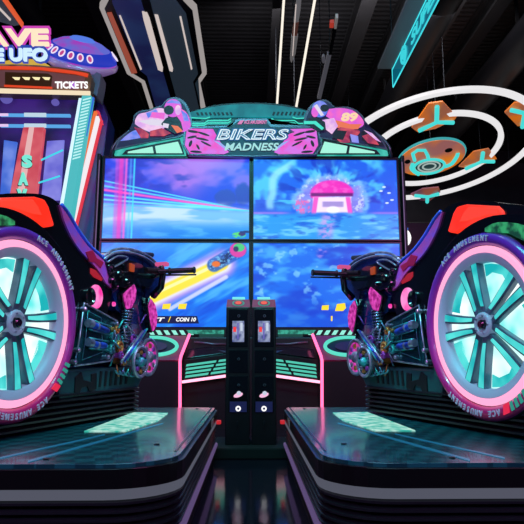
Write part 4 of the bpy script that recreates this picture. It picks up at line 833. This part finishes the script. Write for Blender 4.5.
for q in ([(119, 16), (120.6, 16), (141.8, 69.5), (140.3, 70)], [(142, 12), (147, 12.5), (149.5, 18), (163, 68), (162.5, 72), (158, 70), (143.5, 20)], [(154.5, 15), (158, 15.5), (173, 69), (172.5, 72), (169.5, 71)], [(179.5, 17), (181.2, 17), (192.3, 69), (191, 70)]): flat('light_bar', q, HZT-.02, .01, PL, HP)
flat('centre_bar', [(141, 0), (149.5, 0), (176, 97), (171, 97)], HZT-.016, .008, mat('panel_black'), HP)
wires(HP, [(112, 2), (190, 8), (140, 75), (197, 78)], HZT+.04)
LP2 = thing('hanging_ceiling_panel', 'grey ceiling panel with an orange edge at the top left corner', 'ceiling light')
flat('grey_face', [(-40, -20), (-2, -6), (3, 2), (19, 25), (14, 26), (-40, 10)], HZT, .05, mat('panel_slate'), LP2)
flat('orange_light', [(-8, -14), (-4, -14), (23.5, 26), (22, 28)], HZT-.01, .03, glow('edge_coral', (230, 90, 45), .9), LP2); flat('light_bar', [(-14, -4), (-12, -4), (11, 20), (10, 21)], HZT-.01, .01, PL, LP2)
wires(LP2, [(2, 4), (-20, -5)], HZT+.04)
def lin_light(p0, p1, w0, w1, z, label):
    T = thing('linear_light', label, 'ceiling light', group=None)
    (x0, y0), (x1, y1) = p0, p1
    flat('diffuser', [(x0-w0/2, y0), (x0+w0/2, y0), (x1+w1/2, y1), (x1-w1/2, y1)], z, .02, glow('linear_cream', (250, 240, 225), 1.1), T)
    flat('housing', [(x0-w0*.7, y0), (x0+w0*.7, y0), (x1+w1*.7, y1), (x1-w1*.7, y1)], z+.02, .05, DEEP, T); wires(T, [(x0, y0+20), (x1, y1-4)], z+.05)
lin_light((285.2, -20), (276.2, 118), 2.4, 2.0, HZT+.1, 'left of the two long thin white ceiling lights above the screens')
lin_light((318.4, -20), (294.5, 118), 2.4, 2.0, HZT+.1, 'right of the two long thin white ceiling lights above the screens')
PD = thing('pointed_hanging_light', 'pointed segmented grey hanging fixture between the two long thin ceiling lights', 'ceiling light')
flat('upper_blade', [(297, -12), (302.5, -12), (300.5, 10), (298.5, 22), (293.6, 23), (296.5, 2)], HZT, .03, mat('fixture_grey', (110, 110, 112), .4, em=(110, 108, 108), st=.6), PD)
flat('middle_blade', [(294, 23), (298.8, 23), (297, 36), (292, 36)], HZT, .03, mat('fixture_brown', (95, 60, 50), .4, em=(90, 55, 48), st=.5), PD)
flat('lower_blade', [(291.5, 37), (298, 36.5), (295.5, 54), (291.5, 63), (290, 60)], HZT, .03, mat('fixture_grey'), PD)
flat('blade_core', [(295.5, 5), (296.5, 5), (293, 56), (292.3, 56)], HZT-.004, .01, PL, PD); wires(PD, [(298, 4), (293.5, 50)], HZT+.03)
RD = thing('ceiling_track_rail', 'grey rail with a black post and red-marked cap, right of the thin ceiling lights', 'rail')
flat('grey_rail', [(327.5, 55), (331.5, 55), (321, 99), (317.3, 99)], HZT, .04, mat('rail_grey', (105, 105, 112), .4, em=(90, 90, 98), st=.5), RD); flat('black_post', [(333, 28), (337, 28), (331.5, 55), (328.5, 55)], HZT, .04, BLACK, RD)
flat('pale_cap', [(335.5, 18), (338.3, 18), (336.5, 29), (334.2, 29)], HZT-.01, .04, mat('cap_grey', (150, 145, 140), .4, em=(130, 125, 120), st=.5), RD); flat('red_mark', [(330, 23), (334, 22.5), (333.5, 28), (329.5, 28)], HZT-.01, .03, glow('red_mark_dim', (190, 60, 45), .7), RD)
flat('end_knob', ellipse(323.5, 60, 1.8, 3.5, 12), HZT-.01, .03, mat('rail_grey'), RD); wires(RD, [(330, 50), (321, 92)], HZT+.03)
# cyan acrylic sign
CS = thing('hanging_cyan_sign', 'glowing cyan edge-lit acrylic sign hanging under a grey board, above the white rings', 'sign')
zs = 3.2; A = [aZ(378, 68, zs), aZ(391.5, 70, zs)]; xl, xr, yf = A[0].x, A[1].x, (A[0].y+A[1].y)/2; yn = 3.6
bm = BM(); box(bm, (xl, yn, zs), (xr, yf, zs+.03)); bd = new_obj('grey_board', bm, mat('board_grey', (85, 90, 95), .5, em=(60, 66, 70), st=.5), CS, bevel=.004)
low = aY(395, 87, yf).z; m_ac = mat('cyan_acrylic', (10, 90, 110), .1, em=(8, 95, 115), st=.8)
bm = BM(); box(bm, (xr+.002, yn, low), (xr+.010, yf-.01, zs-.001)); ac = new_obj('acrylic_blade', bm, m_ac, CS)
bm = BM(); tube(bm, [(xr+.005, yn, low), (xr+.005, yf, low), (xr+.005, yf, zs), ], .007, 6); tube(bm, [(xr, yn, zs-.01), (xr, yf-.02, zs-.01)], .005, 6); new_obj('lit_edge', bm, glow('edge_cyan', (70, 230, 240), 1.1), CS, smooth=True)
cz_ = (low+zs)/2
CY2 = glow('sign_cyan_art', (60, 215, 225), .95)
bm = BM(); tube(bm, [(xr-.002, yf-.42+.075*math.cos(t), cz_+.07*math.sin(t)) for t in np.linspace(0, 2*math.pi, 25)[:-1]], .012, 6, closed=True); tube(bm, [(xr-.002, yf-.42+.03*math.cos(t), cz_+.03*math.sin(t)) for t in np.linspace(0, 2*math.pi, 15)[:-1]], .012, 6, closed=True); new_obj('round_emblem', bm, CY2, CS, smooth=True)
text('sign_lettering', 'SUPER', Vector((xr-.002, yf-.65, cz_-.05)), Vector((0, -.75, 0)), Vector((0, 0, .10)), CY2, CS, .2, .03, .004)
for (ya, yb) in ((.15, 1.5), (.3, 1.6)): bm = BM(); zz = cz_+(.1 if ya < .2 else -.1); tube(bm, [(xr-.002, yf-ya, zz), (xr-.002, yf-yb, zz)], .004, 6); new_obj('art_line', bm, CY2, CS, smooth=True)
bm = BM()
for yy in (yf-.3, yf-1.5): tube(bm, [((xl+xr)/2, yy, zs+.03), ((xl+xr)/2, yy, 4.99)], .005, 6)
new_obj('suspension_wire', bm, DEEP, CS)

# ------------------------------------------------------------ ring light sculpture
RC = Vector((2.669, 8.13, 3.5)); RN = Vector((-.0686, .2103, 1)).normalized()
RT = thing('ring_light_sculpture', 'two concentric white light rings hanging tilted from the ceiling at right', 'ceiling light', RC)
e1 = Vector((1, 0, .0686)).normalized(); e2 = RN.cross(e1)
def rp(px, py, off=0): return aPlane(px, py, RC, RN)-RN*off-RC
for Rr, w_, nm in ((1.4287, .040, 'outer_ring'), (.941, .036, 'inner_ring')):
    bm = BM(); n = 120; rings = []
    for i in range(n):
        t = 2*math.pi*i/n; d = e1*math.cos(t)+e2*math.sin(t)
        rings.append([bm.verts.new(d*(Rr+a)+RN*b) for a, b in ((-w_, 0), (w_, 0), (w_, .05), (-w_, .05))])
    for i in range(n):
        a, b = rings[i], rings[(i+1) % n]
        for k in range(4): bm.faces.new((a[k], a[(k+1) % 4], b[(k+1) % 4], b[k]))
    new_obj(nm, bm, glow('ring_white', (232, 230, 232), 1.0), RT)
for t in (20, 140, 260):
    d = (e1*math.cos(R(t))+e2*math.sin(R(t)))*1.42; bm = BM(); tube(bm, [d+RN*.04, Vector((d.x, d.y, 4.99-RC.z))], .005, 6); new_obj('suspension_wire', bm, DEEP, RT)
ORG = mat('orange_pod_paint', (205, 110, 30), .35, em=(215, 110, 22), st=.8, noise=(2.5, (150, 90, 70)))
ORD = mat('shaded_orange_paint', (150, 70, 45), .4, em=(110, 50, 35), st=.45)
TLL = glow('pod_teal', (70, 220, 215), 1.0)
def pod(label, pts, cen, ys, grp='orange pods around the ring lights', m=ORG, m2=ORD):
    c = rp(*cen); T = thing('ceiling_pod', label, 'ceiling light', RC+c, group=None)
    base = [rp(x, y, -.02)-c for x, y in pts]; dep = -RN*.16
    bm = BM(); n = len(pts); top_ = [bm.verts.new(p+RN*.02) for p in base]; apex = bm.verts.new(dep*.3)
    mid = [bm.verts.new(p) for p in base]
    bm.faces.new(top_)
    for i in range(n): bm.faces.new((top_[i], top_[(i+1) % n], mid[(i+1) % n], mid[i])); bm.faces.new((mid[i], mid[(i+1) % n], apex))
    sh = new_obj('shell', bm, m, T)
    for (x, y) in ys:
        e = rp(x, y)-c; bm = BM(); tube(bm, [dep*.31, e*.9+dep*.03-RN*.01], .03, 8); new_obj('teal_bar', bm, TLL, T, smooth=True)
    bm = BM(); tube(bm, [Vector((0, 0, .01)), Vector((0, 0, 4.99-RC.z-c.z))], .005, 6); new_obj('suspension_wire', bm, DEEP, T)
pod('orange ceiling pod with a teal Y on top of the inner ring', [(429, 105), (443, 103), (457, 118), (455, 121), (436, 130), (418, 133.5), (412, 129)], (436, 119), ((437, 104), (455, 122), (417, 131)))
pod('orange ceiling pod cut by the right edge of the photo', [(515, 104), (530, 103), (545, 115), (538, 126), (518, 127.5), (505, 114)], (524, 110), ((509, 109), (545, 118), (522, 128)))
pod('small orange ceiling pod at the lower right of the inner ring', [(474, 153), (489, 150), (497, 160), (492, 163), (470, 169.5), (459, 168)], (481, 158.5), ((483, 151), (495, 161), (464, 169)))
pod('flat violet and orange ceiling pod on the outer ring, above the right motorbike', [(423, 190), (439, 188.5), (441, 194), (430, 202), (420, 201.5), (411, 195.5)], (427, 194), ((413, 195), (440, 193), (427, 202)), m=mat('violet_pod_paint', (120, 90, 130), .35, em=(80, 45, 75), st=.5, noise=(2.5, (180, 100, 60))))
DS = thing('ceiling_disc', 'orange oval disc with teal control-dial design inside the white rings', 'ceiling light', RC)
dE = ellipse(431.5, 155, 34, 16.2, 48, -14)
bm = BM(); prism(bm, [rp(x, y, .0) for x, y in dE], -RN*.05); db = new_obj('disc_face', bm, mat('disc_orange', (215, 120, 35), .35, em=(220, 120, 25), st=.85, noise=(1.6, (150, 95, 95))), DS)
bm = BM(); tube(bm, [rp(x, y, .02) for x, y in dE], .022, 8, closed=True); new_obj('disc_rim', bm, glow('rim_teal', (60, 170, 175), .9), DS, smooth=True)
def line_d(name, pts, r, m, closed=False, off=.06): bm = BM(); tube(bm, [rp(x, y, off) for x, y in pts], r, 6, closed); return new_obj(name, bm, m, db, smooth=True)
for rx, ry in ((15.5, 7), (11, 5), (6.5, 3)): line_d('dial_ring', ellipse(428.5, 163, rx, ry, 28, -8), .022 if rx > 12 else .013, TLL if rx > 12 else glow('dial_pale', (170, 190, 185), .9), True)
bm = BM(); prism(bm, [rp(x, y, .052) for x, y in ellipse(428.5, 163, 13.8, 6, 28, -8)], -RN*.004); new_obj('dial_face', bm, mat('dial_grey', (70, 95, 100), .4, em=(40, 70, 72), st=.6), db)
line_d('lock_arch', [(414, 157), (412, 150), (417, 146.5), (424, 146.5), (427, 152), (428, 156)], .026, TLL); line_d('sweep_arm', smoothpts([(444, 163), (451, 160), (456, 153), (457, 150)], 3), .03, TLL); line_d('sweep_arm', smoothpts([(412, 160), (411, 166), (418, 171)], 3), .028, TLL)
bm = BM(); prism(bm, [rp(x, y, .053) for x, y in ellipse(448, 147, 4, 2, 16, -14)], -RN*.004); new_obj('dark_slot', bm, mat('slot_brown', (50, 28, 20), .5), db)
bm = BM(); prism(bm, [rp(x, y, .053) for x, y in ellipse(407, 158.5, 3, 2, 16, -14)], -RN*.004); new_obj('dark_slot', bm, mat('slot_brown'), db)
bm = BM(); c_ = rp(431, 155); tube(bm, [c_+RN*.0, Vector((c_.x, c_.y, 4.99-RC.z))], .006, 6); new_obj('suspension_wire', bm, DEEP, DS)

# ------------------------------------------------------------ distant machine behind the right motorbike
DM = thing('distant_cabinet', 'dark arcade cabinet with a white neon loop, behind the right motorbike', 'arcade game')
bm = BM(); a = aY(402, 222, 6.5); b = aY(424, 222, 6.5); box(bm, (a.x-.1, 6.5, 0), (b.x+.3, 7.1, a.z+.0)); new_obj('body', bm, BLACK, DM, bevel=.01)
bm = BM(); tube(bm, [aY(x, y, 6.47) for x, y in smoothpts([(399, 232), (404, 230.5), (408, 233), (409.5, 238), (408, 243), (404, 246)], 3)], .02, 8); new_obj('white_neon_loop', bm, WHITE, DM, smooth=True)
bm = BM(); tube(bm, [aY(x, y, 6.47) for x, y in [(401, 227), (408, 229)]], .012, 8); new_obj('blue_neon_line', bm, glow('edge_blue'), DM, smooth=True)
